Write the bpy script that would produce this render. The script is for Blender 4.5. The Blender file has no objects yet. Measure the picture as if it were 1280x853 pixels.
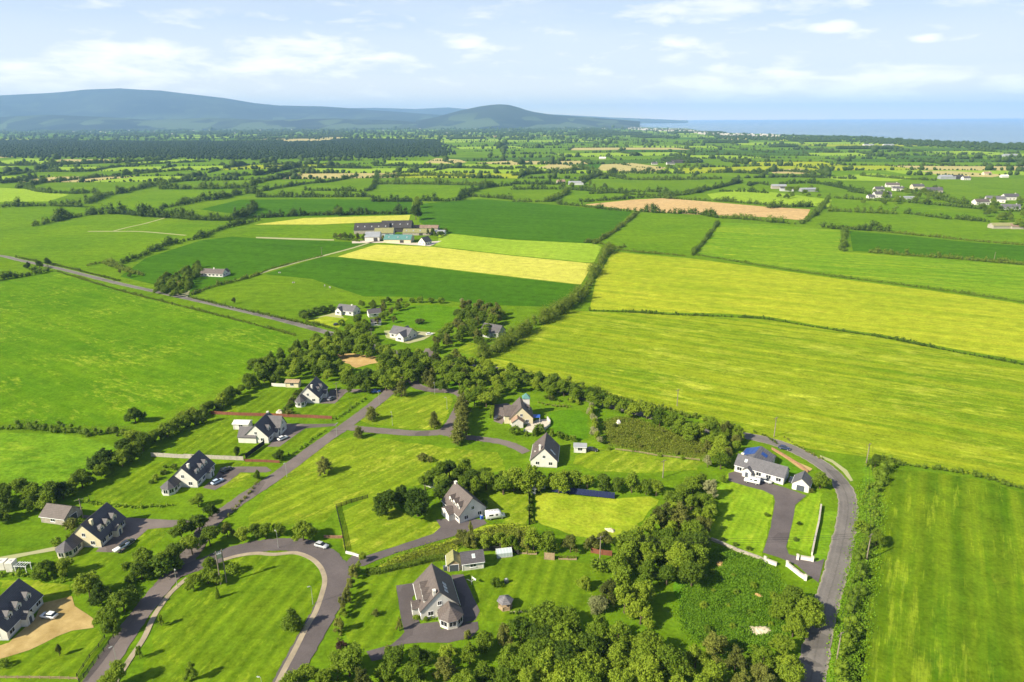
import bpy, bmesh, math, random
import numpy as np
from mathutils import Vector, Matrix
R = math.radians
sc = bpy.context.scene
COL = sc.collection
rng = np.random.default_rng(7)
random.seed(7)

# ------------------------------------------------------------------ camera
H = 120.0; FPX = 853.3; PITCH = R(18.02); ROLL = R(0.3)
fwd = np.array([0, math.cos(PITCH), -math.sin(PITCH)])
upv = np.array([0, math.sin(PITCH), math.cos(PITCH)])
def ray(px, py):
    u = (px-640)/FPX; v = (426.5-py)/FPX
    c, s = math.cos(ROLL), math.sin(ROLL)
    u, v = u*c+v*s, -u*s+v*c
    return np.array([u, 0, 0]) + v*upv + fwd
def G(px, py, z=0.0):
    """where the sight line of the photograph's pixel meets the level z"""
    d = ray(px, py); t = (z-H)/d[2]
    return np.array([0, 0, H]) + d*t
def PX(x, y, z=0.0):
    q = np.array([x, y, z-H]); w = q@fwd; u = q[0]/w; v = (q@upv)/w
    c, s = math.cos(ROLL), math.sin(ROLL)
    return 640+(u*c-v*s)*FPX, 426.5-(u*s+v*c)*FPX
def T(ox, oy, s, txt):
    return [(ox+float(a.split(',')[0])/s, oy+float(a.split(',')[1])/s) for a in txt.split()]
def D(txt): return T(0, 0, 1, txt)
Z5 = 1280/240.
def A(k, txt):
    """traced outlines: k names the survey sheet they were measured on"""
    ox, oy, s = {'a': (0,450,Z5), 'b': (220,450,Z5), 'c': (440,450,Z5), 'd': (640,450,Z5), 'e': (860,500,Z5), 'f': (0,600,Z5),
                 'g': (220,600,Z5), 'h': (440,560,Z5), 'i': (640,560,Z5), 'j': (860,640,Z5), 'k': (0,693,Z5), 'l': (200,693,Z5),
                 'm': (420,693,Z5), 'n': (640,693,Z5), 'o': (860,693,Z5), 'p': (1040,693,Z5),
                 '1': (0,80,4), '2': (320,80,4), '3': (640,80,4), '4': (960,80,4), '5': (0,280,4), '6': (320,280,4), '7': (640,280,4), '8': (960,280,4)}[k]
    return T(ox, oy, s, txt)

cam_d = bpy.data.cameras.new('Camera'); cam = bpy.data.objects.new('Camera', cam_d); COL.objects.link(cam)
cam_d.lens = 24.0; cam_d.sensor_width = 36.0; cam_d.clip_start = 1.0; cam_d.clip_end = 250000
# roll: rotate the camera about its own axis
cam.matrix_world = Matrix.Translation((0, 0, H)) @ Matrix.Rotation(math.pi/2-PITCH, 4, 'X') @ Matrix.Rotation(-ROLL, 4, 'Z')
sc.camera = cam

# ------------------------------------------------------------------ helpers
def tag(o, label=None, cat=None, group=None, kind=None):
    if label: o['label'] = label
    if cat: o['category'] = cat
    if group: o['group'] = group
    if kind: o['kind'] = kind
    return o
def link(name, me, mats=(), parent=None, loc=None, rz=None):
    o = bpy.data.objects.new(name, me); COL.objects.link(o)
    for m in (mats if isinstance(mats, (list, tuple)) else [mats]):
        if me is not None: me.materials.append(m)
    if parent: o.parent = parent
    if loc is not None: o.location = loc
    if rz is not None: o.rotation_euler = (0, 0, rz)
    return o
def empty(name, label, cat, loc=(0, 0, 0), rz=0.0, group=None):
    o = bpy.data.objects.new(name, None); COL.objects.link(o)
    o.location = loc; o.rotation_euler = (0, 0, rz); o.empty_display_size = .5
    return tag(o, label, cat, group)
def npmesh(name, v, f, smooth=False):
    """v (N,3) and f (M,k): one polygon size per mesh"""
    v = np.asarray(v, np.float32); f = np.asarray(f, np.int32)
    me = bpy.data.meshes.new(name); k = f.shape[1]
    me.vertices.add(len(v)); me.vertices.foreach_set('co', v.ravel())
    me.loops.add(f.size); me.loops.foreach_set('vertex_index', f.ravel())
    me.polygons.add(len(f)); me.polygons.foreach_set('loop_start', np.arange(0, f.size, k, dtype=np.int32))
    if smooth: me.polygons.foreach_set('use_smooth', np.ones(len(f), bool))
    me.update(calc_edges=True); return me
class MB:
    """collects boxes, prisms and tubes into one mesh"""
    def __init__(s): s.v = []; s.f = []
    def add(s, vs, fs, M=None):
        b = len(s.v)
        for p in vs:
            p = Vector(p); s.v.append(tuple(M @ p) if M is not None else tuple(p))
        s.f += [tuple(b+i for i in f) for f in fs]; return s
    def box(s, x0, x1, y0, y1, z0, z1, M=None):
        return s.add([(x0,y0,z0),(x1,y0,z0),(x1,y1,z0),(x0,y1,z0),(x0,y0,z1),(x1,y0,z1),(x1,y1,z1),(x0,y1,z1)],
                     [(0,3,2,1),(4,5,6,7),(0,1,5,4),(1,2,6,5),(2,3,7,6),(3,0,4,7)], M)
    def prism(s, prof, x0, x1, M=None):
        """profile (y,z) counter-clockwise seen from +x, drawn along x"""
        n = len(prof)
        return s.add([(x0,y,z) for y,z in prof]+[(x1,y,z) for y,z in prof],
                     [tuple(range(n-1,-1,-1)), tuple(range(n,2*n))]+[(i,(i+1)%n,n+(i+1)%n,n+i) for i in range(n)], M)
    def poly(s, pts, z0, z1, M=None):
        n = len(pts)
        ar = sum(pts[i][0]*pts[(i+1)%n][1]-pts[(i+1)%n][0]*pts[i][1] for i in range(n))
        if ar < 0: pts = pts[::-1]
        return s.add([(x,y,z0) for x,y in pts]+[(x,y,z1) for x,y in pts],
                     [tuple(range(n-1,-1,-1)), tuple(range(n,2*n))]+[(i,(i+1)%n,n+(i+1)%n,n+i) for i in range(n)], M)
    def tube(s, a, b, r0, r1=None, n=8, M=None):
        a = Vector(a); b = Vector(b); r1 = r0 if r1 is None else r1
        d = (b-a).normalized(); q = d.to_track_quat('Z', 'Y').to_matrix()
        ring = lambda c, r: [tuple(c + q @ Vector((r*math.cos(2*math.pi*i/n), r*math.sin(2*math.pi*i/n), 0))) for i in range(n)]
        return s.add(ring(a, r0)+ring(b, r1), [tuple(range(n-1,-1,-1)), tuple(range(n,2*n))]+[(i,(i+1)%n,n+(i+1)%n,n+i) for i in range(n)], M)
    def cone(s, pts, apex, z, M=None):
        n = len(pts)
        return s.add([(x,y,z) for x,y in pts]+[apex], [(i,(i+1)%n,n) for i in range(n)]+[tuple(range(n-1,-1,-1))], M)
    def build(s, name, mat, parent=None, bevel=0, **k):
        me = bpy.data.meshes.new(name); me.from_pydata(s.v, [], s.f); me.update()
        if bevel:
            bm = bmesh.new(); bm.from_mesh(me)
            bmesh.ops.bevel(bm, geom=bm.edges[:], offset=bevel, segments=2, profile=.5, affect='EDGES')
            bm.to_mesh(me); bm.free()
        return link(name, me, mat, parent, **k)

# ------------------------------------------------------------------ materials
MATS = {}
def nodes(name):
    m = bpy.data.materials.new(name); m.use_nodes = True
    nt = m.node_tree; b = nt.nodes['Principled BSDF']; MATS[name] = m
    return m, nt, b
class N:
    """tiny node writer"""
    def __init__(s, nt): s.nt = nt
    def n(s, t, **k):
        x = s.nt.nodes.new(t)
        for a, b in k.items(): setattr(x, a, b)
        return x
    def l(s, a, b): s.nt.links.new(a, b)
    def co(s, rot=0, sc=(1,1,1), kind='Object'):
        t = s.n('ShaderNodeTexCoord'); r = s.n('ShaderNodeMapping'); m = s.n('ShaderNodeMapping')   # turn first, stretch after
        r.inputs['Rotation'].default_value = (0, 0, rot); m.inputs['Scale'].default_value = sc
        s.l(t.outputs[kind], r.inputs['Vector']); s.l(r.outputs['Vector'], m.inputs['Vector']); return m.outputs['Vector']
    def noise(s, vec, scale, detail=4, rough=.55, dist=0):
        x = s.n('ShaderNodeTexNoise'); x.inputs['Scale'].default_value = scale; x.inputs['Detail'].default_value = detail
        x.inputs['Roughness'].default_value = rough; x.inputs['Distortion'].default_value = dist
        s.l(vec, x.inputs['Vector']); return x.outputs['Fac']
    def ramp(s, fac, a, b):
        x = s.n('ShaderNodeMapRange'); x.clamp = True
        x.inputs['From Min'].default_value = a; x.inputs['From Max'].default_value = b
        s.l(fac, x.inputs['Value']); return x.outputs['Result']
    def math(s, op, a, b):
        x = s.n('ShaderNodeMath', operation=op)
        for i, q in enumerate((a, b)):
            if isinstance(q, (int, float)): x.inputs[i].default_value = q
            else: s.l(q, x.inputs[i])
        return x.outputs[0]
    def mix(s, fac, a, b, mode='MIX'):
        x = s.n('ShaderNodeMix', data_type='RGBA', blend_type=mode)
        for i, q in ((0, fac), (6, a), (7, b)):
            if isinstance(q, (int, float)): x.inputs[i].default_value = q
            elif isinstance(q, tuple): x.inputs[i].default_value = (*q[:3], 1)
            else: s.l(q, x.inputs[i])
        return x.outputs[2]
def grass(name, a, b, c=None, camt=.6, rot=0., streak=(.012, .22), sw=.5, big=.012, fine=.9, stripes=None, bump=0.0, pscale=.05, fleck=None, grain=1.0):
    """turf: a and b mixed by broad patches and mowing streaks, c in worn or seeded patches"""
    m, nt, p = nodes(name); w = N(nt)
    p.inputs['Roughness'].default_value = 1; p.inputs['Specular IOR Level'].default_value = 0
    v = w.co(); vs = w.co(rot, (streak[0], streak[1], 1))
    n1 = w.noise(v, big, 6, .62); n2 = w.noise(vs, 1, 6, .68); n3 = w.noise(v, fine, 3, .7); n4 = w.noise(v, fine*.16, 4, .7)
    f = w.math('ADD', w.math('MULTIPLY', n1, 1-sw), w.math('MULTIPLY', n2, sw))
    col = w.mix(w.ramp(f, .38, .62), a, b)
    if c:
        vp = w.co(rot, (pscale*.35, pscale, 1))
        n5 = w.noise(vp, 1, 7, .72, .3)
        col = w.mix(w.ramp(n5, camt, camt+.11), col, c)
    if stripes:
        wv = w.n('ShaderNodeTexWave', wave_type='BANDS', bands_direction='Y'); wv.inputs['Scale'].default_value = stripes[0]
        wv.inputs['Distortion'].default_value = stripes[2] if len(stripes) > 2 else 1.2; wv.inputs['Detail'].default_value = 2
        w.l(w.co(rot), wv.inputs['Vector'])
        col = w.mix(w.math('MULTIPLY', wv.outputs['Fac'], stripes[1]), col, tuple(x*.72 for x in a))
    if fleck:     # small pale tufts and bleached patches, gathered in drifts
        fc, f0 = fleck[:2]; fs = fleck[2] if len(fleck) > 2 else (.20, .42)
        n6 = w.noise(w.co(rot, (fs[0], fs[1], 1)), 1, 4, .75); n7 = w.noise(w.co(rot, (.018, .04, 1)), 1, 4, .6)
        col = w.mix(w.math('MULTIPLY', w.ramp(w.math('ADD', n6, w.math('MULTIPLY', w.math('SUBTRACT', n7, .5), .75)), f0, f0+.15), .52), col, fc)
    g = w.math('ADD', w.math('MULTIPLY', n3, 1.25*grain), w.math('ADD', 1-1.175*grain, w.math('MULTIPLY', n4, 1.1*grain)))
    cm = w.n('ShaderNodeCombineColor'); [w.l(g, cm.inputs[i]) for i in range(3)]
    col = w.mix(1., col, cm.outputs[0], 'MULTIPLY'); w.l(col, p.inputs['Base Color'])
    if bump:
        bn = w.n('ShaderNodeBump'); bn.inputs['Strength'].default_value = 1; bn.inputs['Distance'].default_value = bump
        w.l(n3, bn.inputs['Height']); w.l(bn.outputs[0], p.inputs['Normal'])
    return m
def plain(name, col, rough=.7, spec=.3, var=.18, scale=.6, metal=0, col2=None, fine=6.):
    m, nt, p = nodes(name); w = N(nt); p.inputs['Roughness'].default_value = rough
    p.inputs['Specular IOR Level'].default_value = spec; p.inputs['Metallic'].default_value = metal
    v = w.co(); n1 = w.noise(v, scale, 5, .65); n2 = w.noise(v, fine, 3, .7)
    c = w.mix(w.ramp(n1, .3, .7), tuple(x*(1-var) for x in col), col2 or tuple(min(1, x*(1+var)) for x in col))
    g = w.math('ADD', w.math('MULTIPLY', n2, var*1.4), 1-var*.7)
    cm = w.n('ShaderNodeCombineColor'); [w.l(g, cm.inputs[i]) for i in range(3)]
    w.l(w.mix(1., c, cm.outputs[0], 'MULTIPLY'), p.inputs['Base Color']); return m
def slate(name, col):
    """roof slates in courses, each course and slate a little different"""
    m, nt, p = nodes(name); w = N(nt); p.inputs['Roughness'].default_value = .62; p.inputs['Specular IOR Level'].default_value = .35
    br = w.n('ShaderNodeTexBrick'); br.inputs['Scale'].default_value = 1.0; br.inputs['Mortar Size'].default_value = .025
    br.inputs['Brick Width'].default_value = .5; br.inputs['Row Height'].default_value = .3
    t = w.n('ShaderNodeTexCoord'); sp = w.n('ShaderNodeSeparateXYZ'); w.l(t.outputs['Object'], sp.inputs[0])
    cb = w.n('ShaderNodeCombineXYZ'); w.l(w.math('ADD', sp.outputs['X'], w.math('MULTIPLY', sp.outputs['Y'], .35)), cb.inputs['X']); w.l(sp.outputs['Z'], cb.inputs['Y'])
    w.l(cb.outputs[0], br.inputs['Vector'])
    br.inputs['Color1'].default_value = (*[x*1.12 for x in col], 1); br.inputs['Color2'].default_value = (*[x*.86 for x in col], 1)
    br.inputs['Mortar'].default_value = (*[x*.5 for x in col], 1)
    n1 = w.noise(w.co(), .5, 5, .65)
    w.l(w.mix(w.math('MULTIPLY', w.ramp(n1, .35, .75), .4), br.outputs['Color'], tuple(x*1.35+.01 for x in col)), p.inputs['Base Color'])
    return m
def leaf(name, a, b, trans=.46):
    m, nt, p = nodes(name); w = N(nt); p.inputs['Roughness'].default_value = .6; p.inputs['Specular IOR Level'].default_value = .18
    oi = w.n('ShaderNodeObjectInfo'); v = w.co(); n1 = w.noise(v, .45, 3, .6); n2 = w.noise(v, 1.9, 3, .65)
    f = w.math('ADD', w.math('MULTIPLY', n1, .35), w.math('ADD', w.math('MULTIPLY', n2, .70), w.math('MULTIPLY', oi.outputs['Random'], .38)))  # clump noise paints highlights and dark gaps into leaf colour, besides natural variation
    c = w.mix(w.ramp(f, .42, .86), a, b); w.l(c, p.inputs['Base Color'])
    tr = w.n('ShaderNodeBsdfTranslucent'); w.l(c, tr.inputs['Color']); ms = w.n('ShaderNodeMixShader'); ms.inputs[0].default_value = trans
    out = nt.nodes['Material Output']; w.l(p.outputs[0], ms.inputs[1]); w.l(tr.outputs[0], ms.inputs[2]); w.l(ms.outputs[0], out.inputs['Surface'])
    return m
def gloss(name, col, rough=.15, spec=.5, metal=0.):
    m, nt, p = nodes(name); p.inputs['Base Color'].default_value = (*col, 1); p.inputs['Roughness'].default_value = rough
    p.inputs['Specular IOR Level'].default_value = spec; p.inputs['Metallic'].default_value = metal
    w = N(nt); n1 = w.noise(w.co(), 3, 3); w.l(w.math('ADD', rough*.7, w.math('MULTIPLY', n1, rough*.6)), p.inputs['Roughness']); return m

# turf and crops
g_base = grass('turf_pasture', (.078,.155,.006), (.128,.212,.008), (.21,.28,.02), .66, fleck=((.18,.26,.02), .63))
g_f1   = grass('turf_meadow', (.062,.150,.004), (.118,.218,.006), (.30,.38,.03), .615, rot=.56, streak=(.010,.12), sw=.55, fleck=((.30,.36,.03), .555, (.16, .42)), stripes=(.05,.12,3))
g_dark = grass('turf_young_crop', (.038,.105,.004), (.056,.140,.005), None, rot=.35, streak=(.006,.09), sw=.6)
g_mid  = grass('turf_ley', (.080,.165,.006), (.130,.220,.008), (.22,.32,.02), .68, rot=.1, fleck=((.20,.28,.02), .63))
g_up   = grass('upper_meadow', (.085,.20,.008), (.20,.285,.014), (.33,.38,.03), .60, rot=.40, streak=(.007,.2), sw=.7, pscale=.12, fleck=((.34,.39,.04), .60), stripes=(.05,.18,2))
g_yel  = grass('hay_field', (.20,.272,.011), (.355,.372,.024), (.45,.43,.05), .60, rot=.45, streak=(.008,.16), sw=.68, pscale=.09, fleck=((.14,.23,.010), .56, (.08, .42)), stripes=(.07,.16,2.5))
g_mix  = grass('cut_meadow', (.105,.190,.006), (.270,.310,.016), (.37,.41,.035), .575, rot=.49, streak=(.007,.17), sw=.72, pscale=.10, fleck=((.40,.42,.05), .55, (.09, .42)), stripes=(.06,.18,2.5))
g_rt   = grass('striped_meadow', (.066,.140,.004), (.170,.232,.009), (.25,.32,.018), .60, rot=-1.02, streak=(.009,.22), sw=.7, pscale=.12, stripes=(.035,.55,1.4), fleck=((.27,.34,.022), .57, (.05, .55)))
g_pale = grass('pale_barley', (.37,.38,.05), (.48,.455,.085), None, rot=.3, streak=(.01,.2), sw=.6)
g_lime = grass('lime_grass', (.19,.30,.02), (.25,.355,.03), None, rot=.25, streak=(.01,.2), sw=.6, fleck=((.34,.40,.05), .60))
g_tan  = grass('bare_tilth', (.40,.27,.12), (.50,.35,.165), None, rot=.05, streak=(.01,.15), sw=.6)
g_gold = grass('stubble', (.34,.30,.12), (.42,.355,.15), None, rot=.05, streak=(.01,.15), sw=.6)
g_wood = grass('far_scrub', (.045,.10,.014), (.075,.14,.016), None)
g_rough= grass('rough_pasture', (.085,.185,.009), (.165,.275,.013), (.25,.34,.025), .6, rot=.3, streak=(.15,.25), sw=.5, fine=.6, bump=.25, fleck=((.05,.13,.006), .55))
g_lawn = grass('mown_lawn', (.088,.165,.006), (.155,.228,.009), (.30,.355,.03), .64, rot=-1.3, streak=(.03,.55), sw=.6, big=.05, pscale=.18, stripes=(.075,.62,1.2), fleck=((.26,.33,.02), .58))
g_lawn2= grass('dry_lawn', (.120,.198,.008), (.215,.278,.015), (.40,.40,.045), .58, rot=-.85, streak=(.035,.5), sw=.65, big=.05, pscale=.18, stripes=(.06,.42,2.0), fleck=((.40,.42,.05), .57))
g_lawn3= grass('striped_lawn', (.145,.27,.010), (.235,.325,.018), (.33,.37,.03), .66, rot=-1.0, streak=(.02,.5), sw=.5, big=.05, pscale=.18, stripes=(.16,.35,.8), fleck=((.33,.37,.03), .60))
g_fine = grass('fine_lawn', (.070,.165,.005), (.095,.2,.007), None, rot=.3, streak=(.04,.4), sw=.5, big=.06)
g_dry  = grass('seeding_grass', (.185,.265,.012), (.31,.35,.026), (.17,.28,.012), .62, rot=.5, streak=(.12,.4), sw=.5, big=.07, pscale=.2, bump=.15, fleck=((.12,.22,.01), .56))
g_scrub= grass('scrub_ground', (.10,.185,.014), (.19,.26,.024), (.26,.28,.035), .6, rot=.2, streak=(.15,.4), sw=.5, fine=.5, bump=.3)
g_lush = grass('lush_ground', (.070,.180,.006), (.105,.235,.008), None, fine=.5, bump=.3)
g_verge= grass('verge_grass', (.085,.20,.008), (.17,.28,.015), (.34,.34,.06), .64, fine=.8, bump=.15)
def asphalt(name, col, ruts=True, fresh=.42):
    m, nt, p = nodes(name); w = N(nt); p.inputs['Roughness'].default_value = .85; p.inputs['Specular IOR Level'].default_value = .25
    v = w.co(); n1 = w.noise(v, .12, 6, .65); n2 = w.noise(v, 2.2, 4, .7); n3 = w.noise(v, 14, 2, .6)
    c = w.mix(w.ramp(n1, .32, .68), tuple(x*.82 for x in col), tuple(x*1.2 for x in col))
    if ruts:   # dusty edges, darker wheel paths: across the road by the ribbon's own UV
        uv = w.n('ShaderNodeTexCoord'); sp = w.n('ShaderNodeSeparateXYZ'); w.l(uv.outputs['UV'], sp.inputs[0])
        d = w.math('ABSOLUTE', w.math('SUBTRACT', sp.outputs['Y'], .5), 0)
        d2 = w.math('ADD', d, w.math('MULTIPLY', w.math('SUBTRACT', n2, .5), .07))
        c = w.mix(w.math('MULTIPLY', w.ramp(d2, .40, .50), .75), c, tuple(min(1, x*2.1) for x in (col[0]*1.05, col[1], col[2]*.85)))
        c = w.mix(w.math('MULTIPLY', w.ramp(w.math('ABSOLUTE', w.math('SUBTRACT', d2, .0), 0), .05, .0), .55), c, tuple(x*.55 for x in col))
        c = w.mix(w.math('MULTIPLY', w.ramp(w.math('ABSOLUTE', w.math('SUBTRACT', d2, .24), 0), .07, .0), .35), c, tuple(x*1.3 for x in col))
    # repair patches
    vo = w.n('ShaderNodeTexVoronoi', feature='F1', distance='CHEBYCHEV'); vo.inputs['Scale'].default_value = .11; w.l(v, vo.inputs['Vector'])
    sx = w.n('ShaderNodeSeparateColor'); w.l(vo.outputs['Color'], sx.inputs[0])
    c = w.mix(w.math('MULTIPLY', w.ramp(sx.outputs[0], .86, .88), fresh), c, tuple(x*.35 for x in col))
    g = w.math('ADD', w.math('MULTIPLY', n3, .35), w.math('ADD', .58, w.math('MULTIPLY', n2, .5)))
    cm = w.n('ShaderNodeCombineColor'); [w.l(g, cm.inputs[i]) for i in range(3)]
    w.l(w.mix(1., c, cm.outputs[0], 'MULTIPLY'), p.inputs['Base Color']); return m
m_road  = asphalt('asphalt', (.150,.135,.125))
m_estate= asphalt('estate_asphalt', (.150,.122,.112), ruts=False)
m_new   = asphalt('dark_asphalt', (.105,.088,.088), ruts=False, fresh=.3)
m_path  = plain('footpath_concrete', (.31,.255,.18), .9, .2, .22, .3)
m_kerb  = plain('kerb_concrete', (.42,.38,.32), .9, .2, .12)
m_gravel= plain('gravel', (.36,.25,.09), .95, .1, .22, .25, col2=(.46,.34,.15), fine=3)
m_dirt  = plain('bare_earth', (.40,.25,.09), .95, .1, .2, .15, col2=(.52,.36,.15), fine=2)
m_lane  = plain('farm_lane_dust', (.44,.40,.26), .95, .1, .2, .1, col2=(.30,.33,.12))
m_pave  = plain('pale_paving', (.50,.44,.36), .85, .2, .12, .8)
m_white = plain('white_render', (.62,.59,.54), .85, .2, .13, .5)
m_cream = plain('cream_render', (.60,.53,.36), .85, .2, .08, .5)
m_grey  = plain('grey_render', (.42,.42,.43), .85, .2, .08, .5)
m_stone = plain('rubble_stone', (.34,.30,.25), .9, .2, .3, 1.2)
m_brick = plain('red_brick', (.27,.15,.09), .9, .2, .25, 1.5)
m_slate = slate('slate_roof', (.088,.080,.088)); m_slate2 = slate('grey_slate_roof', (.115,.110,.120)); m_slate3 = slate('pale_slate_roof', (.110,.088,.080))
m_tile  = slate('brown_tile_roof', (.30,.20,.14)); m_olive = slate('mossy_roof', (.25,.24,.10))
m_tin   = plain('tin_sheet', (.33,.34,.36), .45, .5, .15, .2, metal=.2); m_rust = plain('rusty_tin', (.22,.15,.11), .7, .3, .35, .2)
m_teal  = plain('green_tin', (.09,.21,.19), .5, .4, .15); m_darktin = plain('dark_fibre_sheet', (.055,.05,.05), .8, .2, .3, .15)
m_upvc  = plain('white_upvc', (.80,.80,.80), .4, .4, .03); m_glass = gloss('window_glass', (.02,.025,.03), .06, .8)
m_door  = plain('dark_door', (.07,.08,.10), .4, .4, .1); m_wood = plain('weathered_timber', (.33,.24,.15), .85, .2, .25, 1.5)
m_redw  = plain('red_stained_timber', (.20,.075,.045), .85, .2, .25, 1.2); m_black = plain('black_stained_timber', (.022,.022,.02), .8, .2, .3)
m_greyw = plain('grey_timber', (.40,.36,.31), .9, .2, .2, 1.5); m_pole = plain('creosoted_pole', (.23,.19,.15), .9, .2, .25, 1)
m_steel = plain('galvanised_steel', (.45,.45,.44), .45, .5, .08, metal=.4); m_solar = gloss('solar_cells', (.014,.020,.060), .4, .3)
m_solarb= gloss('bright_solar_cells', (.014,.055,.24), .35, .4); m_ghouse = gloss('greenhouse_glass', (.42,.48,.50), .12, .7)
m_rubber= plain('tyre_rubber', (.02,.02,.02), .8, .2, .1); m_bark = plain('bark', (.10,.075,.05), .95, .1, .3, 2)
m_sand  = plain('pale_rubble', (.52,.44,.30), .95, .1, .25, .6, col2=(.62,.54,.40), fine=2.5); m_blue = plain('blue_sheet', (.03,.10,.42), .5, .4, .08)
m_gaz   = slate('gazebo_felt', (.16,.15,.16)); m_lampg = gloss('lamp_lens', (.75,.75,.72), .2)
m_cow   = plain('black_white_hide', (.03,.03,.03), .8, .2, .1, 1.1, col2=(.7,.68,.62))
# foliage
L_MID = leaf('leaf_mid', (.060,.120,.007), (.225,.320,.022)); L_LIGHT = leaf('leaf_light', (.115,.200,.010), (.310,.400,.030))
L_DARK = leaf('leaf_dark', (.034,.078,.006), (.150,.225,.018)); L_OLIVE = leaf('leaf_olive', (.065,.090,.014), (.220,.240,.045))
L_YEL = leaf('leaf_yellow', (.13,.17,.018), (.30,.32,.06)); L_PURP = leaf('leaf_purple', (.040,.020,.016), (.110,.060,.045))
L_HEDGE = leaf('leaf_hedge', (.045,.085,.007), (.170,.225,.020)); L_FAR = leaf('leaf_far', (.024,.058,.008), (.095,.150,.016)); L_PINE = leaf('leaf_plantation', (.018,.044,.014), (.045,.082,.020))
L_BLOSS = leaf('leaf_blossom', (.16,.20,.05), (.42,.42,.20)); L_SCRUB = leaf('leaf_scrub', (.12,.17,.016), (.26,.29,.035)); L_LUSH = leaf('leaf_lush', (.070,.185,.007), (.210,.360,.018))

# ------------------------------------------------------------------ ground sheets
def sheet(name, pts, mat, z, world=False, parent=None, jit=0.0, kind='structure'):
    w = [p if world else G(*p)[:2] for p in pts]
    if jit:       # uneven edge, as grass grows over it
        out = []
        for i, a in enumerate(w):
            b = w[(i+1) % len(w)]; n = max(1, int(math.dist(a, b)/2.5))
            for k in range(n):
                t = k/n; out.append((a[0]+(b[0]-a[0])*t+random.uniform(-jit, jit), a[1]+(b[1]-a[1])*t+random.uniform(-jit, jit)))
        w = out
    bm = bmesh.new(); vs = [bm.verts.new((p[0], p[1], z)) for p in w]
    f = bm.faces.new(vs); f.normal_update()
    if f.normal.z < 0: f.normal_flip()
    bmesh.ops.triangulate(bm, faces=[f])
    me = bpy.data.meshes.new(name); bm.to_mesh(me); bm.free()
    o = link(name, me, mat, parent); tag(o, kind=kind); return o
def smooth(pts, n=6):
    out = []
    P = [np.array(p, float) for p in pts]; P = [2*P[0]-P[1]]+P+[2*P[-1]-P[-2]]
    for i in range(1, len(P)-2):
        for k in range(n):
            t = k/n; a, b, c, d = P[i-1:i+3]
            out.append(.5*((2*b)+(c-a)*t+(2*a-5*b+4*c-d)*t*t+(3*b-a-3*c+d)*t**3))
    out.append(P[-2]); return out
def wline(px, n=6): return smooth([G(*p)[:2] for p in px], n)
def normals(w):
    w = np.array(w); d = np.gradient(w, axis=0); d /= np.linalg.norm(d, axis=1)[:, None]+1e-9
    return np.stack([-d[:, 1], d[:, 0]], 1)
def ribbon(name, px, width, mat, z, off=0.0, h=0.0, n=12, wvar=None, world=None):
    w = np.array(world if world is not None else wline(px, n)); nr = normals(w)
    hw = np.full(len(w), width/2) if wvar is None else np.interp(np.linspace(0, 1, len(w)), np.linspace(0, 1, len(wvar)), wvar)/2
    if h == 0: hw = hw+rng.normal(size=len(w))*.13      # ragged edges where grass creeps over
    a = w+nr*(off+hw)[:, None]; b = w+nr*(off-hw)[:, None]; k = len(w)
    bm = bmesh.new(); uv = bm.loops.layers.uv.new('UVMap')
    va = [bm.verts.new((p[0], p[1], z+h)) for p in a]; vb = [bm.verts.new((p[0], p[1], z+h)) for p in b]
    for i in range(k-1):
        f = bm.faces.new((vb[i], vb[i+1], va[i+1], va[i]))
        for lp, c in zip(f.loops, ((i, 0), (i+1, 0), (i+1, 1), (i, 1))): lp[uv].uv = c
    if h > 0:
        ga = [bm.verts.new((p[0], p[1], 0)) for p in a]; gb = [bm.verts.new((p[0], p[1], 0)) for p in b]
        for i in range(k-1):
            bm.faces.new((va[i], va[i+1], ga[i+1], ga[i])); bm.faces.new((gb[i], gb[i+1], vb[i+1], vb[i]))
    me = bpy.data.meshes.new(name); bm.to_mesh(me); bm.free()
    return tag(link(name, me, mat), kind='structure')

# the ground: one sheet to the horizon, finer near the camera
gx = np.unique(np.concatenate([np.linspace(-40000, 40000, 21), np.linspace(-6000, 6000, 25), np.linspace(-800, 800, 17)]))
gy = np.unique(np.concatenate([np.linspace(-3000, 42000, 19), np.linspace(0, 9000, 31), np.linspace(0, 1200, 13)]))
vv = [(x, y, 0) for y in gy for x in gx]; nx = len(gx)
ff = [(j*nx+i, j*nx+i+1, (j+1)*nx+i+1, (j+1)*nx+i) for j in range(len(gy)-1) for i in range(nx-1)]
tag(link('ground', npmesh('ground', vv, ff), g_base), kind='structure')

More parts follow.
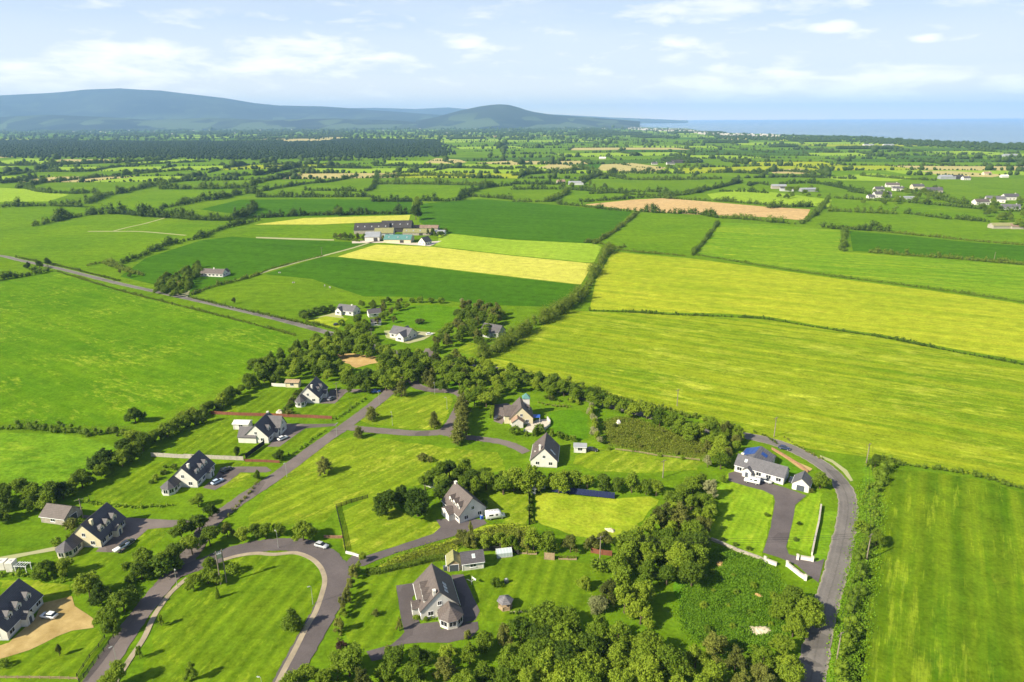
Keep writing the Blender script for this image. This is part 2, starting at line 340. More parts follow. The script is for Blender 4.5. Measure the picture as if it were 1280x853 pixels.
F_ = [ (g_rt, .03, D('1098,586 1150,589 1220,599 1330,632 1420,700 1420,1000 1036,1000 1052,853 1064,780 1078,722 1090,660')),
  # fields: material, height of the sheet, outline
 (g_f1, .03, D("-80,352 0,349 66,339 150,360 225,382 320,406 371,424 330,455 280,482 200,520 150,534 100,532 0,528 -80,527")),
 (g_rough, .03, D("-60,546 0,541 75,543 108,548 150,560 112,592 60,612 0,618 -60,625")),
 (g_mix, .03, D("598,452 640,428 712,388 738,390 790,391 840,394 900,396 960,400 1040,413 1100,422 1180,438 1330,466 1330,625 1220,594 1150,583 1088,572 1010,561 960,547 920,539 870,523 760,494 690,476 645,466")),
 (g_yel, .03, D("737,387 745,350 766,314 790,317 862,323 960,336 1050,349 1160,363 1330,388 1330,460 1180,434 1100,418 1040,410 960,396 900,392 840,391 790,388")),
 (g_up, .06, D("870,317 884,300 902,278 960,281 1050,288 1053,315 1120,320 1180,325 1330,336 1330,382 1160,358 1050,344 960,331")),
 (g_mid, .06, D("752,304 775,288 800,266 850,270 896,277 878,302 860,319 840,317 790,313")),
 (g_dark, .06, D("524,278 526,255 600,249 640,252 700,257 790,265 765,290 742,305 640,300 548,291")),
 (g_lime, .09, D("548,291 640,300 742,305 752,309 742,329 640,319 543,308 548,300")),
 (g_pale, .09, D("422,321 470,306 543,309 640,320 742,330 726,356 640,346 530,333")),
 (g_dark, .06, D("330,343 404,321 424,322 530,334 640,347 726,357 708,384 650,383 590,380 540,374 500,371 455,371 390,349")),
 (g_base, .06, D("250,373 325,346 390,350 455,372 440,383 375,399 330,402")),
 (g_dark, .05, D("150,346 182,323 250,301 290,296 320,298 420,302 468,304 404,320 320,341 240,367")),
 (g_mid, .06, D("-40,288 0,290 60,280 120,272 190,275 310,284 285,287 250,298 180,320 148,331 108,337 70,326 0,315 -40,312")),
 (g_pale, .09, D("318,281 380,273 513,269 511,276 400,281")),
 (g_mid, .09, D("300,296 320,283 400,282 511,277 505,285 440,294 420,299")),
 (g_dark, .12, D("250,262 300,250 410,249 515,251 513,268 380,271 330,273")),
 (g_tan, .15, D("731,256 790,250 830,248 880,252 960,259 1013,262 1006,276 960,272 860,268 800,264")),
 (g_mid, .15, D("1040,264 1110,270 1180,275 1290,284 1290,304 1220,300 1160,294 1100,288 1054,284")),
 (g_dark, .12, D("1062,289 1110,293 1160,298 1220,304 1300,309 1300,328 1180,321 1125,317 1066,314")),
 (g_mid, .15, D("1040,249 1110,254 1180,262 1238,272 1236,279 1110,268 1038,262")),
 (g_mid, .15, D("130,258 190,240 230,234 330,238 260,246 200,262 150,268")),
 (g_mid, .12, D("-40,262 100,260 120,268 60,277 0,288 -40,286")),
 (g_lime, .15, D("-40,236 0,235 60,238 86,244 60,252 -40,254")),
 (g_mid, .18, D("465,246 468,232 520,231 596,236 590,244 560,249 520,248")),
 (g_mid, .18, D("700,250 716,239 760,238 840,244 800,248 760,250")),
 (g_lime, .18, D("884,243 920,238 970,241 1040,250 1036,259 960,255 890,249")),
 (g_gold, .3, D("746,213 752,206 790,204 834,210 820,214 780,215")), (g_gold, .3, D("672,210 690,205 728,208 720,212 700,213")),
 (g_gold, .3, D("530,204 545,198 575,200 584,203 570,205")), (g_gold, .3, D("1148,214 1190,214 1258,219 1240,222 1180,220")),
 (g_gold, .3, D("962,213 1000,211 1022,216 1000,218 966,217")), (g_gold, .3, D("594,204 640,201 664,205 640,207")),
 (g_gold, .4, D("300,178 345,172 430,171 420,176 370,180 320,181")), (g_lime, .3, D("1030,222 1090,217 1140,222 1120,227 1050,226")),
 (g_lime, .3, D("-20,204 30,198 75,200 60,205 0,210")), (g_gold, .4, D("900,173 920,172 936,174 920,176")),
]
for m_, z_, p_ in F_: sheet('field', p_, m_, z_)

LAWN = [
 (g_lawn, .04, A('l', "30,290 150,190 300,80 420,40 640,8 900,8 1010,50 1068,110 1080,180 1060,260 1020,400 930,560 770,850 700,1000 -220,1000 -50,620 0,380")),   # crescent green
 (g_lawn2, .04, A('g', "480,250 700,0 900,-180 1050,-270 1250,-290 1900,-200 2150,-180 2200,-60 1700,20 1500,60 1280,125 1070,185 1000,280 700,300 480,330")),
 (g_lawn2, .05, A('c', "200,290 260,235 380,245 540,232 640,240 680,262 650,340 610,440 560,468 300,455 90,425 60,400")),
 (g_lawn2, .04, A('h', "-60,420 130,330 350,440 480,480 580,500 590,545 540,590 300,660 90,715 -40,690 -60,580")),
 (g_lawn2, .04, A('h', "560,290 700,230 800,200 1180,260 1172,520 1000,510 1030,440 880,420 900,300 700,230")),
 (g_dry, .05, A('h', "180,800 300,720 600,630 780,570 800,560 900,510 980,510 1172,520 1180,640 700,640 690,720 540,750 300,810")),
 (g_dry, .05, A('i', "160,310 300,300 690,340 900,320 980,350 860,480 810,600 700,640 420,590 160,490")),
 (g_lawn, .05, A('m', "200,210 400,200 420,330 430,430 380,560 210,620 80,640 60,500 130,330 150,200")),
 (g_lawn, .045, A('m', "300,110 540,60 640,60 740,80 760,130 1000,90 1250,0 1700,60 1850,130 1850,300 1700,420 1300,420 1000,450 940,440 960,360 900,150 860,140 760,140 700,200 530,180 400,205 200,205 150,180")),
 (g_lawn3, .04, A('j', "140,80 230,20 170,-140 310,-300 440,-250 580,-150 570,-40 500,300 430,280 240,205 100,160")),
 (g_lawn3, .04, A('e', "715,700 790,645 830,610 890,620 870,780 845,900 815,1030 660,980 680,850")),
 (g_fine, .045, A('e', "590,420 640,370 770,470 720,490 680,500 600,440")),
 (g_fine, .045, A('d', "250,350 330,335 460,340 500,360 510,520 410,540 330,490 240,470")),
 (g_lawn2, .045, A('d', "420,640 560,590 700,600 860,630 1280,680 1230,740 1000,740 900,760 560,740 400,690")),
 (g_scrub, .04, A('d', "620,430 700,390 820,400 960,450 1100,500 1280,520 1280,670 1060,635 850,610 640,570")),
 (g_lush, .04, A('j', "-100,500 0,370 120,380 210,260 480,330 580,420 600,560 640,800 600,900 300,900 60,850")),
 (g_verge, .035, A('j', "890,0 1000,0 960,200 930,330 830,330 850,200")),
 (g_verge, .03, A('j', "1140,-60 1170,0 1110,210 1060,430 1000,700 930,1000 900,1300 1150,1300 1180,900 1210,500 1260,200 1290,-60 1240,-260 1180,-330")),
 (g_lawn, .04, A('k', "0,720 200,650 380,555 480,515 640,500 720,560 640,660 520,820 0,825")),
 (g_lawn2, .04, A('k', "0,165 240,180 460,215 480,290 500,340 280,300 200,240 0,230")),
 (g_lawn, .04, A('f', "470,470 660,470 700,485 830,480 900,400 985,330 1110,320 1090,380 960,500 900,620 860,700 560,760 480,700")),
 (g_lawn, .04, A('a', "660,860 760,760 1000,700 1180,650 1230,690 1100,760 1010,830 1000,880 900,980 700,1010 600,960")),
 (g_lawn, .04, A('b', "240,350 420,220 640,200 800,190 720,290 690,360")), (g_lawn, .04, A('b', "800,350 860,310 1050,290 1280,230 1240,260 1040,390 870,385")),
 (g_lawn, .04, A('b', "0,530 240,380 400,400 450,500 400,580 520,580 480,640 0,630")),(g_lawn, .04, A('b', "520,660 640,580 740,550 870,460 1010,455 700,640 640,680")),
 (g_lawn, .04, A('b', "260,690 420,690 610,690 605,712 420,705 260,715")), (g_lawn2, .04, A('b', "290,853 430,750 510,760 480,853")),
 (g_fine, .05, A('6', "680,450 780,410 900,405 1010,420 990,480 900,535 800,520 720,500 640,520")), (g_dry, .05, A('6', "255,485 350,460 410,465 460,475 410,520")),
 (g_lawn2, .05, A('6', "990,640 1060,590 1110,600 1105,660")), (g_fine, .045, A('6', "910,810 1040,770 1040,825 880,825")),
]
for m_, z_, p_ in LAWN: sheet('lawn', p_, m_, z_, jit=.6)
sheet('bare_ground', A('6', "398,650 470,647 635,668 620,690 500,722 440,690"), m_dirt, .06, jit=.6)

# roads
M_EST = D("112,862 158,792 188,752 217,717 240,690 262,656 300,626 345,596 400,555 440,527 480,496 503,476 519,466 531,448 538,436")
ribbon('road', M_EST, 5.6, m_estate, .10)
ribbon('road', D("222,716 258,703 283,693 320,684 350,681 380,683 405,694 418,708 422,724 417,742 405,766 386,800 366,836 340,885"), 6.2, m_new, .115, wvar=(5.5,6.2,6.4,6.6,7.2,6.4,6.0))
ribbon('road', D("516,470 520,482 540,488 560,489 574,492 579,500 573,513 564,530 552,540 520,542 490,540 455,537 430,534"), 5.0, m_estate, .105)
ribbon('road', D("552,541 575,546 600,549 627,553 645,559 658,566"), 4.2, m_estate, .11)
M_R2 = D("520,462 560,454 600,457 660,475 760,506 860,532 905,541 942,547 976,556 1008,570 1036,588 1054,610 1060,632 1058,655 1051,690 1043,722 1034,752 1025,790 1018,825 1008,880 995,960")
ribbon('road', M_R2, 6.0, m_road, .11)
ribbon('road', D("-60,314 0,320 22,325 60,333 90,340 150,355 210,368 300,388 350,400 395,412 440,425 490,440 531,446"), 5.5, m_road, .10)
# raised footpaths with kerbs round the crescent green
fp = A('l', "420,40 520,12 640,-5 760,2 900,-8 1000,25 1060,75 1090,130 1098,190 1075,280 1035,390 975,490 900,640 830,770 740,950")
ribbon('footpath', fp, 1.35, m_path, 0, h=.14)
ribbon('footpath', A('k', "1250,160 1185,215 1120,280 1030,410 960,560 860,710 740,900"), 1.35, m_path, 0, h=.14)
# drives and yards
DR = [
 (m_gravel, .07, A('k', "-100,760 0,700 200,640 380,550 480,510 625,490 620,430 500,345 480,280 270,330 240,420 60,590 -100,640")),
 (m_estate, .07, A('f', "640,480 810,488 985,330 1120,318 1300,300 1290,270 1125,268 850,252 560,235 540,250 600,260 840,270 700,400")),
 (m_lane, .06, A('f', "-60,540 0,515 200,480 400,440 420,462 210,500 0,545 -60,560")),
 (m_estate, .07, A('b', "180,853 270,770 300,720 430,712 600,714 640,740 600,752 430,752 330,830 260,870")),
 (m_estate, .07, A('b', "610,580 690,580 860,458 1060,442 1075,425 1000,428 820,428 730,425 660,520")),
 (m_estate, .07, A('b', "960,292 1060,292 1135,218 1280,216 1420,222 1420,200 1280,196 1130,196 1030,200")),
 (m_new, .08, A('h', "-60,790 0,720 90,722 300,655 540,575 590,530 560,480 660,470 880,480 900,505 780,560 600,612 300,700 160,752 80,790")),
 (m_new, .08, A('m', "400,210 530,190 545,250 505,290 560,465 680,450 700,500 840,480 830,460 945,450 950,500 900,560 750,590 560,590 450,600 440,650 320,700 240,715 205,650 370,605 430,555 455,520 430,400")),
 (m_new, .065, A('m', "770,140 850,135 870,190 960,380 930,440 840,462 830,330 790,200")),
 (m_estate, .08, A('c', "950,300 1030,290 1060,300 1055,360 1000,430 945,410")),
 (m_pave, .09, A('d', "80,470 110,425 170,400 240,395 255,430 220,465 150,480")),
 (m_new, .085, A('e', "270,490 340,470 440,520 560,560 660,590 790,640 715,700 690,850 655,980 670,1030 860,1080 910,1060 880,1180 870,1220 790,1160 720,1100 600,1050 500,1020 550,850 580,680 570,640 500,605 400,580 270,540")),
 (m_gravel, .07, A('e', "560,335 620,360 720,410 830,460 810,480 760,470 640,385")),
 (m_lane, .09, A('e', "880,370 960,400 1060,470 1100,540 1085,545 1030,480 960,420 880,385")),
 (m_lane, .1, A('6', "0,66 200,72 390,78 390,84 200,80 0,72")), (m_pave, .1, A('6', "480,85 640,85 760,95 800,95 930,85 870,112 760,105 640,95 480,98")),
 (m_dirt, .1, A('6', "715,20 800,5 800,30 760,45 740,30")), (m_lane, .07, A('6', "650,570 760,600 840,580 900,545 840,540 700,530 640,535")),
 (m_lane, .07, A('6', "260,480 410,440 440,470 410,470 350,462")), (m_lane, .08, A('5', "840,345 950,335 940,365 900,362")),
 (m_gravel, .065, A('h', "650,485 700,530 720,545 760,560 880,500 760,500")), (m_lane, .06, A('n', "-20,382 60,376 100,380 90,388 0,392")),
]
for m_, z_, p_ in DR: sheet('driveway', p_, m_, z_, jit=.08)
ribbon('farm_track', A('6', "-20,262 60,236 200,195 330,162 480,122 580,92 640,86"), 3.6, m_lane, .1)
ribbon('farm_track', A('5', "440,38 580,38 720,40 930,58"), 4.0, m_lane, .12)
ribbon('farm_track', A('5', "570,36 640,18 740,-5 860,-40"), 3.0, m_lane, .12)

# sea beyond the coast
coast = D("800,151.6 783,153.5 786,158.5 822,160 860,161 876,164 905,166.5 960,168 1072,170.5 1160,176 1280,180.5 1500,188")
sea = [G(*p)[:2] for p in coast]
def far(px, y): d = ray(px, 160); return (d[0]/d[1]*y, y)
sea += [far(1500, 20000), far(1500, 41900), far(1200, 41900), far(1000, 41900), far(800, 41900)]
mw, ntw, pw = nodes('sea_water'); ww = N(ntw); pw.inputs['Base Color'].default_value = (.03, .085, .13, 1); pw.inputs['Roughness'].default_value = .22
nw = ww.noise(ww.co(0, (.00012, .0012, 1)), 1, 5, .6); ww.l(ww.mix(ww.ramp(nw, .4, .6), (.05, .12, .18), (.09, .17, .22)), pw.inputs['Base Color'])
bw = ww.n('ShaderNodeBump'); bw.inputs['Strength'].default_value = .5; bw.inputs['Distance'].default_value = 1.5; ww.l(ww.noise(ww.co(), .05, 4), bw.inputs['Height']); ww.l(bw.outputs[0], pw.inputs['Normal'])
sheet('sea', sea, mw, .6, world=True)

# hills on the horizon; heath colour darkened and blued as painted haze
mh, nth, ph = nodes('hill_hazed_heath'); wh = N(nth); ph.inputs['Roughness'].default_value = 1; ph.inputs['Specular IOR Level'].default_value = 0
c1 = wh.noise(wh.co(0, (.0022, .0022, .004)), 1, 7, .65); c2 = wh.noise(wh.co(0, (.0006, .0006, .0006)), 1, 4, .5)
vh = wh.n('ShaderNodeTexVoronoi', feature='F1'); vh.inputs['Scale'].default_value = 1; wh.l(wh.co(0, (.0032, .0018, .001)), vh.inputs['Vector'])
sh_ = wh.n('ShaderNodeSeparateColor'); wh.l(vh.outputs['Color'], sh_.inputs[0]); th = wh.n('ShaderNodeSeparateXYZ'); wh.l(wh.co(), th.inputs[0])
lowl = wh.math('MULTIPLY', wh.ramp(sh_.outputs[0], .62, .70), wh.ramp(th.outputs['Z'], 260., 90.))
wh.l(wh.mix(wh.math('MAXIMUM', wh.math('MULTIPLY', wh.ramp(c1, .52, .62), .35), lowl), wh.mix(wh.ramp(c2, .4, .6), (.016, .024, .034), (.030, .040, .040)), (.075, .105, .06)), ph.inputs['Base Color'])
def hill(prof, dist, front, back, seed):
    pr = np.random.default_rng(seed); xs = np.arange(prof[0][0], prof[-1][0]+.1, 5.); ds = np.linspace(1-front, 1+back, 34)
    py = np.interp(xs, [p[0] for p in prof], [p[1] for p in prof]); k = len(ds); v = []
    ph = [(pr.uniform(0, 6.28), pr.uniform(.5, 1)) for _ in range(12)]
    for j, d in enumerate(ds):
        for i, x in enumerate(xs):
            y0 = dist*d; gx_ = ray(x, 149.6-(149.6-py[i])*.94); top = max(0, H+gx_[2]/gx_[1]*dist)
            t = (d-(1-front))/front if d < 1 else 1-(d-1)/back
            t = max(0, min(1, t)); s = t*t*(3-2*t)
            rough = sum(math.sin(x*.02*(q+1)+d*14*(q*.6+1)+ph[q][0])*ph[q][1]/(q+1) for q in range(10))
            s2 = s*(1+.13*rough*(1-s)*1.6)
            v.append((gx_[0]/gx_[1]*y0, y0, top*s2-2))
    n = len(xs); f = [(j*n+i, j*n+i+1, (j+1)*n+i+1, (j+1)*n+i) for j in range(k-1) for i in range(n-1)]
    tag(link('hill', npmesh('hill', v, f, True), mh), kind='structure')
hill(D("-320,121 -150,120 0,117.5 60,114.5 85,112.5 105,110 118,109.5 150,108.3 175,110 200,111.2 230,115 280,121 320,128 350,131 400,132 430,134 480,138 560,144 640,151"), 15000, .27, .3, 1)
hill(D("520,151 545,146 575,137.5 600,132 612,130.2 625,129.3 636,130 650,134 658,137 668,139.5 690,143 715,145 745,147 780,150 800,152"), 11200, .22, .25, 2)
hill(D("380,138 430,134.5 470,134 520,135.5 560,133.5 600,137 680,142 760,146.5 820,149 860,151"), 21000, .2, .2, 3)
hill(D("-300,160 -100,152 0,146 60,143 130,146 190,150 260,147 330,150 420,148 500,151 540,155"), 10600, .16, .2, 4)

# ------------------------------------------------------------------ foliage meshes
def quads(c, nrm, size, g):
    """leaf clumps: small bent squares at c facing nrm"""
    n = len(c); nrm = nrm/(np.linalg.norm(nrm, axis=1)[:, None]+1e-9)
    a = np.cross(nrm, g.normal(size=(n, 3))); a /= np.linalg.norm(a, axis=1)[:, None]+1e-9
    b = np.cross(nrm, a); s = (size*g.uniform(.6, 1.35, n))[:, None]
    v = np.stack([c-a*s, c-b*s*.7-nrm*s*.25, c+a*s, c+b*s*.7-nrm*s*.25], 1).reshape(-1, 3)
    return v, np.arange(n*4, dtype=np.int32).reshape(-1, 4)
_ico = bmesh.new(); bmesh.ops.create_icosphere(_ico, subdivisions=1, radius=1.0); _ico.verts.ensure_lookup_table()
ICOV = np.array([v.co[:] for v in _ico.verts]); ICOF = np.array([[v.index for v in f.verts] for f in _ico.faces]); _ico.free()
def sph(g, n):
    d = g.normal(size=(n, 3)); return d/np.linalg.norm(d, axis=1)[:, None]
def clumps(centers, radii, per, size, g, up=.42, core=.58):
    """foliage spread over many small clumps, each with a dense heart"""
    V = []; F = []; b = 0
    for c, r in zip(centers, radii):
        k = max(6, int(per*(r**2)))
        d = sph(g, k); d[:, 2] = d[:, 2]+up; d /= np.linalg.norm(d, axis=1)[:, None]
        rr = r*np.where(g.random(k) < .16, g.uniform(1.1, 1.6, k), g.uniform(.75, 1.1, k))[:, None]
        v, f = quads(c+d*rr, d+.55*g.normal(size=(k, 3)), np.full(k, size), g)
        V.append(v); F.append(f+b); b += len(v)
        if core:
            iv = c+ICOV*r*core*g.uniform(.8, 1.12, (len(ICOV), 1)); V.append(iv)
            F.append(np.concatenate([ICOF, ICOF[:, 2:3]], 1)+b); b += len(iv)
    F = np.concatenate(F); V = np.concatenate(V)
    tri = F[:, 2] == F[:, 3]
    return V, F[~tri], F[tri][:, :3]
def mesh_mixed(name, V, Q, Tr):
    me = bpy.data.meshes.new(name); nl = Q.size+Tr.size
    me.vertices.add(len(V)); me.vertices.foreach_set('co', np.asarray(V, np.float32).ravel())
    me.loops.add(nl); me.loops.foreach_set('vertex_index', np.concatenate([Q.ravel(), Tr.ravel()]).astype(np.int32))
    st = np.concatenate([np.arange(0, Q.size, 4), Q.size+np.arange(0, Tr.size, 3)]).astype(np.int32)
    me.polygons.add(len(st)); me.polygons.foreach_set('loop_start', st)
    me.update(calc_edges=True); return me
def crown(kind, seed):
    """a crown for a tree 8 m high"""
    g = np.random.default_rng(seed); C = []; Rr = []
    if kind in ('broad', 'oval', 'open'):
        # several limbs, each carrying its own uneven mass of leaf clumps
        nl, rx, z0, z1, l0, l1 = {'broad': (9, 2.5, 2.2, 6.3, 1.05, 1.75), 'oval': (8, 1.55, 1.9, 6.8, .95, 1.45), 'open': (10, 2.1, 2.0, 6.9, .65, 1.15)}[kind]
        limbs = [(0, 0, 4.2, l1*1.05)]
        for q in range(nl):
            a = 6.283*q/nl*1.618*2+g.uniform(-.5, .5); zz = z0+(z1-z0)*g.uniform(0, 1); t = (zz-z0)/(z1-z0); rr = rx*(1-.55*t**2)*g.uniform(.55, 1.08)
            limbs.append((math.cos(a)*rr, math.sin(a)*rr, zz, g.uniform(l0, l1)*(1-.2*t)))
        for lx, ly, lz, lr in limbs:
            for d in sph(g, int(17*lr**1.6)+6):
                r = lr*g.uniform(.55, 1.12)
                C.append((lx+d[0]*r, ly+d[1]*r, max(.7, lz+d[2]*r*.9))); Rr.append(g.uniform(.26, .62)*(.8+.2*lr))
        per, size = (105, .165)
    elif kind == 'cone':
        for i in range(74):
            t = g.uniform(0, 1)**1.25; z = .8+t*6.7; r = 1.9*(1-t)**.8+.18; az = g.uniform(0, 6.28); q = g.uniform(.55, 1)
            C.append((math.cos(az)*r*q, math.sin(az)*r*q, z)); Rr.append(.38+.5*(1-t))
        per, size = (75, .18)
    elif kind == 'pine':
        for i in range(70):
            t = g.uniform(0, 1); z = 1.3+t*6.0; r = (2.7*(1-t)**.55+.35)*(.75+.3*math.sin(5*z+g.uniform(-.4, .4))); az = g.uniform(0, 6.28); q = g.uniform(.4, 1)
            C.append((math.cos(az)*r*q, math.sin(az)*r*q, z+.25*g.normal())); Rr.append(.45+.42*(1-t)+.1*g.normal())
        per, size = (70, .18)
    elif kind == 'shrub':    # bush 3 m high
        for d in sph(g, 34):
            C.append((d[0]*1.35*g.uniform(.6, 1.05), d[1]*1.35*g.uniform(.6, 1.05), max(.35, 1.45+d[2]*1.15*g.uniform(.7, 1.05)))); Rr.append(g.uniform(.35, .62))
        per, size = (70, .19)
    C = np.array(C); Rr = np.clip(np.array(Rr), .25, 2)
    return mesh_mixed('crown_'+kind, *clumps(C, Rr, per, size, g))
def trunkmesh(h=8., lean=0, seed=0):
    g = np.random.default_rng(seed); m = MB()
    m.tube((0, 0, -.1), (.05, 0, h*.22), .24, .17, 7); m.tube((.05, 0, h*.22), (.1, .05, h*.6), .17, .07, 6)
    for i in range(5):
        a = 6.28*i/5+g.uniform(-.4, .4); z = h*g.uniform(.2, .36); r = g.uniform(1.2, 2.1)
        m.tube((.05, 0, z), (math.cos(a)*r, math.sin(a)*r, z+g.uniform(1.2, 2.3)), .09, .03, 5)
    me = bpy.data.meshes.new('trunk'); me.from_pydata(m.v, [], m.f); me.materials.append(m_bark); return me
CR = {k: [crown(k, 11*i+sum(map(ord, k))) for i in range(n)] for k, n in (('broad', 4), ('oval', 4), ('open', 3), ('cone', 3), ('pine', 3), ('shrub', 4))}
TR = [trunkmesh(8, 0, i) for i in range(3)]
for k in CR:
    for me in CR[k]: me.materials.append(L_MID)
KIND = {   # kind: crown shape, leaf, height the crown was built at, words
 'mid': ('broad', L_MID, 'rounded mid-green'), 'light': ('broad', L_LIGHT, 'bright light-green'), 'dark': ('broad', L_DARK, 'dark green'),
 'oval': ('oval', L_MID, 'upright mid-green'), 'ovall': ('oval', L_LIGHT, 'upright light-green'), 'ovald': ('oval', L_DARK, 'upright dark green'),
 'open': ('open', L_LIGHT, 'loose light-green'), 'pine': ('pine', L_OLIVE, 'bushy olive pine-like'), 'olive': ('open', L_OLIVE, 'dull olive'),
 'cone': ('cone', L_MID, 'cone-shaped green'), 'yel': ('open', L_YEL, 'yellowish'), 'purple': ('shrub', L_PURP, 'dark purple-leaved'), 'bloss': ('oval', L_BLOSS, 'pale blossoming'),
 'bush': ('shrub', L_MID, 'rounded green'), 'bushd': ('shrub', L_DARK, 'dark green'), 'bushl': ('shrub', L_LIGHT, 'light-green'), 'busho': ('shrub', L_OLIVE, 'olive green'), 'bushy': ('shrub', L_YEL, 'yellow-green')}
NTREE = [0]; TSPEC = []
def tree(kind, pos, h, label, group=None, wide=1.0, name=None):
    TSPEC.append((kind, (float(pos[0]), float(pos[1])), float(h), label, group, wide, name))
def tree_now(kind, pos, h, label, group=None, wide=1.0, name=None):
    shape, lf, _ = KIND[kind]; low = shape == 'shrub'
    nm = name or ('bush' if low else 'pine_tree' if kind == 'pine' else 'conifer' if kind == 'cone' else 'tree'); NTREE[0] += 1
    s = h/(2.9 if low else 8.1)
    r = empty(nm, label, 'bush' if low else 'tree', (pos[0], pos[1], 0), rng.uniform(0, 6.28), group)
    w = s*wide*rng.uniform(1.05, 1.28); r.scale = (w, w*rng.uniform(.9, 1.1), s)
    c = link('foliage' if low else 'crown', CR[shape][rng.integers(len(CR[shape]))], (), r)
    c.material_slots[0].link = 'OBJECT'; c.material_slots[0].material = lf
    if not low: link('trunk', TR[rng.integers(3)], (), r)
    return r
ORD = 'first second third fourth fifth sixth seventh eighth ninth tenth eleventh twelfth thirteenth fourteenth fifteenth sixteenth seventeenth eighteenth nineteenth'.split()
TENS = {2: ('twentieth', 'twenty'), 3: ('thirtieth', 'thirty'), 4: ('fortieth', 'forty'), 5: ('fiftieth', 'fifty'), 6: ('sixtieth', 'sixty'), 7: ('seventieth', 'seventy')}
def ordinal(n):
    if n < 20: return ORD[n-1]
    t, u = divmod(n, 10); return TENS[t][0] if u == 0 else TENS[t][1]+'-'+ORD[u-1]
def plant(spots, phrase, group):
    """spots: (world x, y, kind, height, wide); labels count from the photo's left"""
    spots = sorted(spots, key=lambda s: PX(s[0], s[1])[0])
    for i, (x, y, k, h, w) in enumerate(spots):
        low = KIND[k][0] == 'shrub'
        tree(k, (x, y), h, f"{KIND[k][2]} {'bush' if low else 'tree'}, {ordinal(i+1)} from the left {phrase}" if len(spots) > 1 else f"{KIND[k][2]} {'bush' if low else 'tree'} {phrase}", group, w)
def inside(p, poly):
    c = False; n = len(poly)
    for i in range(n):
        a, b = poly[i], poly[(i+1) % n]
        if (a[1] > p[1]) != (b[1] > p[1]) and p[0] < (b[0]-a[0])*(p[1]-a[1])/(b[1]-a[1]+1e-12)+a[0]: c = not c
    return c
def grove(poly, gap, kinds, h0, h1, phrase, group, wide=1.0, cap=99):
    g = [G(*p, z=(h0+h1)*.29)[:2] for p in poly]; xs = [p[0] for p in g]; ys = [p[1] for p in g]; got = []
    for _ in range(4000):
        p = (rng.uniform(min(xs), max(xs)), rng.uniform(min(ys), max(ys)))
        if inside(p, g) and all(math.dist(p, q[:2]) > gap for q in got):
            h = rng.uniform(h0, h1); got.append((p[0], p[1], kinds[rng.integers(len(kinds))], h, wide))
        if len(got) >= cap: break
    plant(got, phrase, group)
def row(px, gap, kinds, h0, h1, phrase, group, jit=.8, wide=1.0):
    w = [np.array(G(*p)[:2]) for p in px]; got = []; carry = 0
    for a, b in zip(w, w[1:]):
        L = np.linalg.norm(b-a); t = carry
        while t < L:
            p = a+(b-a)*t/L+rng.normal(size=2)*jit*.5
            got.append((p[0], p[1], kinds[rng.integers(len(kinds))], rng.uniform(h0, h1), wide)); t += gap*rng.uniform(.8, 1.25)
        carry = t-L
    plant(got, phrase, group)

# groves, nearest the camera first
grove(A('n', "-20,420 200,410 330,400 560,400 640,420 650,560 640,640 560,680 300,690 -20,690"), 5.2, ['oval', 'ovall', 'mid', 'dark'], 8, 10.5, "in the dark clump below the gazebo", 'trees of the dark clump beside the gazebo lawn')
grove(A('n', "620,480 720,520 860,640 880,700 760,780 740,900 300,900 60,900 60,720 560,720 620,680"), 5.2, ['light', 'oval', 'light', 'ovall', 'open'], 7, 9.5, "in the bright wood at the bottom middle", 'trees of the wood at the bottom edge')
grove(A('n', "860,560 1000,560 1120,620 1120,800 900,820"), 5.4, ['oval', 'light', 'mid'], 8, 10.5, "in the round clump left of the lush meadow", 'trees beside the lush meadow')
grove(A('i', "820,560 880,470 1000,400 1060,330 1200,330 1280,300 1330,420 1250,560 1180,680 1120,760 1000,900 900,1000 880,1130 760,1100 640,1000 660,860 740,700"), 5.0, ['light', 'mid', 'open', 'oval', 'olive', 'ovall'], 6.5, 9.5, "in the mixed wood right of the solar panels", 'trees of the mixed wood between gardens and bungalow')
grove(A('o', "-60,720 60,640 200,600 360,640 520,660 620,560 720,620 740,740 740,960 -60,960"), 5.0, ['open', 'light', 'open', 'yel', 'olive'], 6, 8.5, "in the pale feathery wood at the bottom right", 'trees of the pale wood by the road')
grove(A('j', "620,560 700,500 790,540 830,620 800,740 740,790 660,760 640,660"), 4.3, ['light', 'mid', 'light'], 6.5, 8.5, "in the round roadside clump by the bungalow gateway", 'trees of the clump by the gateway')
grove(A('m', "-330,900 -240,780 -60,740 60,690 200,720 330,640 400,660 480,620 540,640 640,650 700,620 860,620 940,560 1000,500 1180,520 1180,900 700,960 200,960"), 4.8, ['light', 'oval', 'olive', 'ovall', 'mid', 'open'], 6.0, 8.5, "along the bottom edge below the lowest house", 'trees along the bottom edge')
grove(A('j', "-60,380 -40,180 60,160 110,240 100,340 40,400"), 5.0, ['oval', 'dark'], 8, 9.5, "at the left corner of the bungalow lawn", 'trees at the bungalow lawn corner')
grove(A('i', "1060,300 1180,240 1290,180 1330,260 1280,330 1150,350"), 4.8, ['mid', 'oval', 'bloss'], 6, 8, "between the solar panels and the bungalow", 'trees between the solar panels and the bungalow')
row(A('d', "15,870 90,875 170,880 250,885 340,890"), 4.4, ['oval', 'ovall'], 9, 11, "in the row below the navy-roofed house", 'trees in the row below the navy-roofed house')
row(A('i', "270,262 360,262 450,268 540,276 640,284 740,292 840,300 930,318 1010,330"), 4.4, ['oval', 'ovald', 'mid', 'ovall'], 6.5, 8.5, "in the row behind the solar panels", 'trees in the row behind the solar panels')
row(A('i', "150,690 230,690 330,700"), 4.2, ['oval', 'ovall'], 7, 8.5, "behind the garden frames", 'trees behind the garden frames')
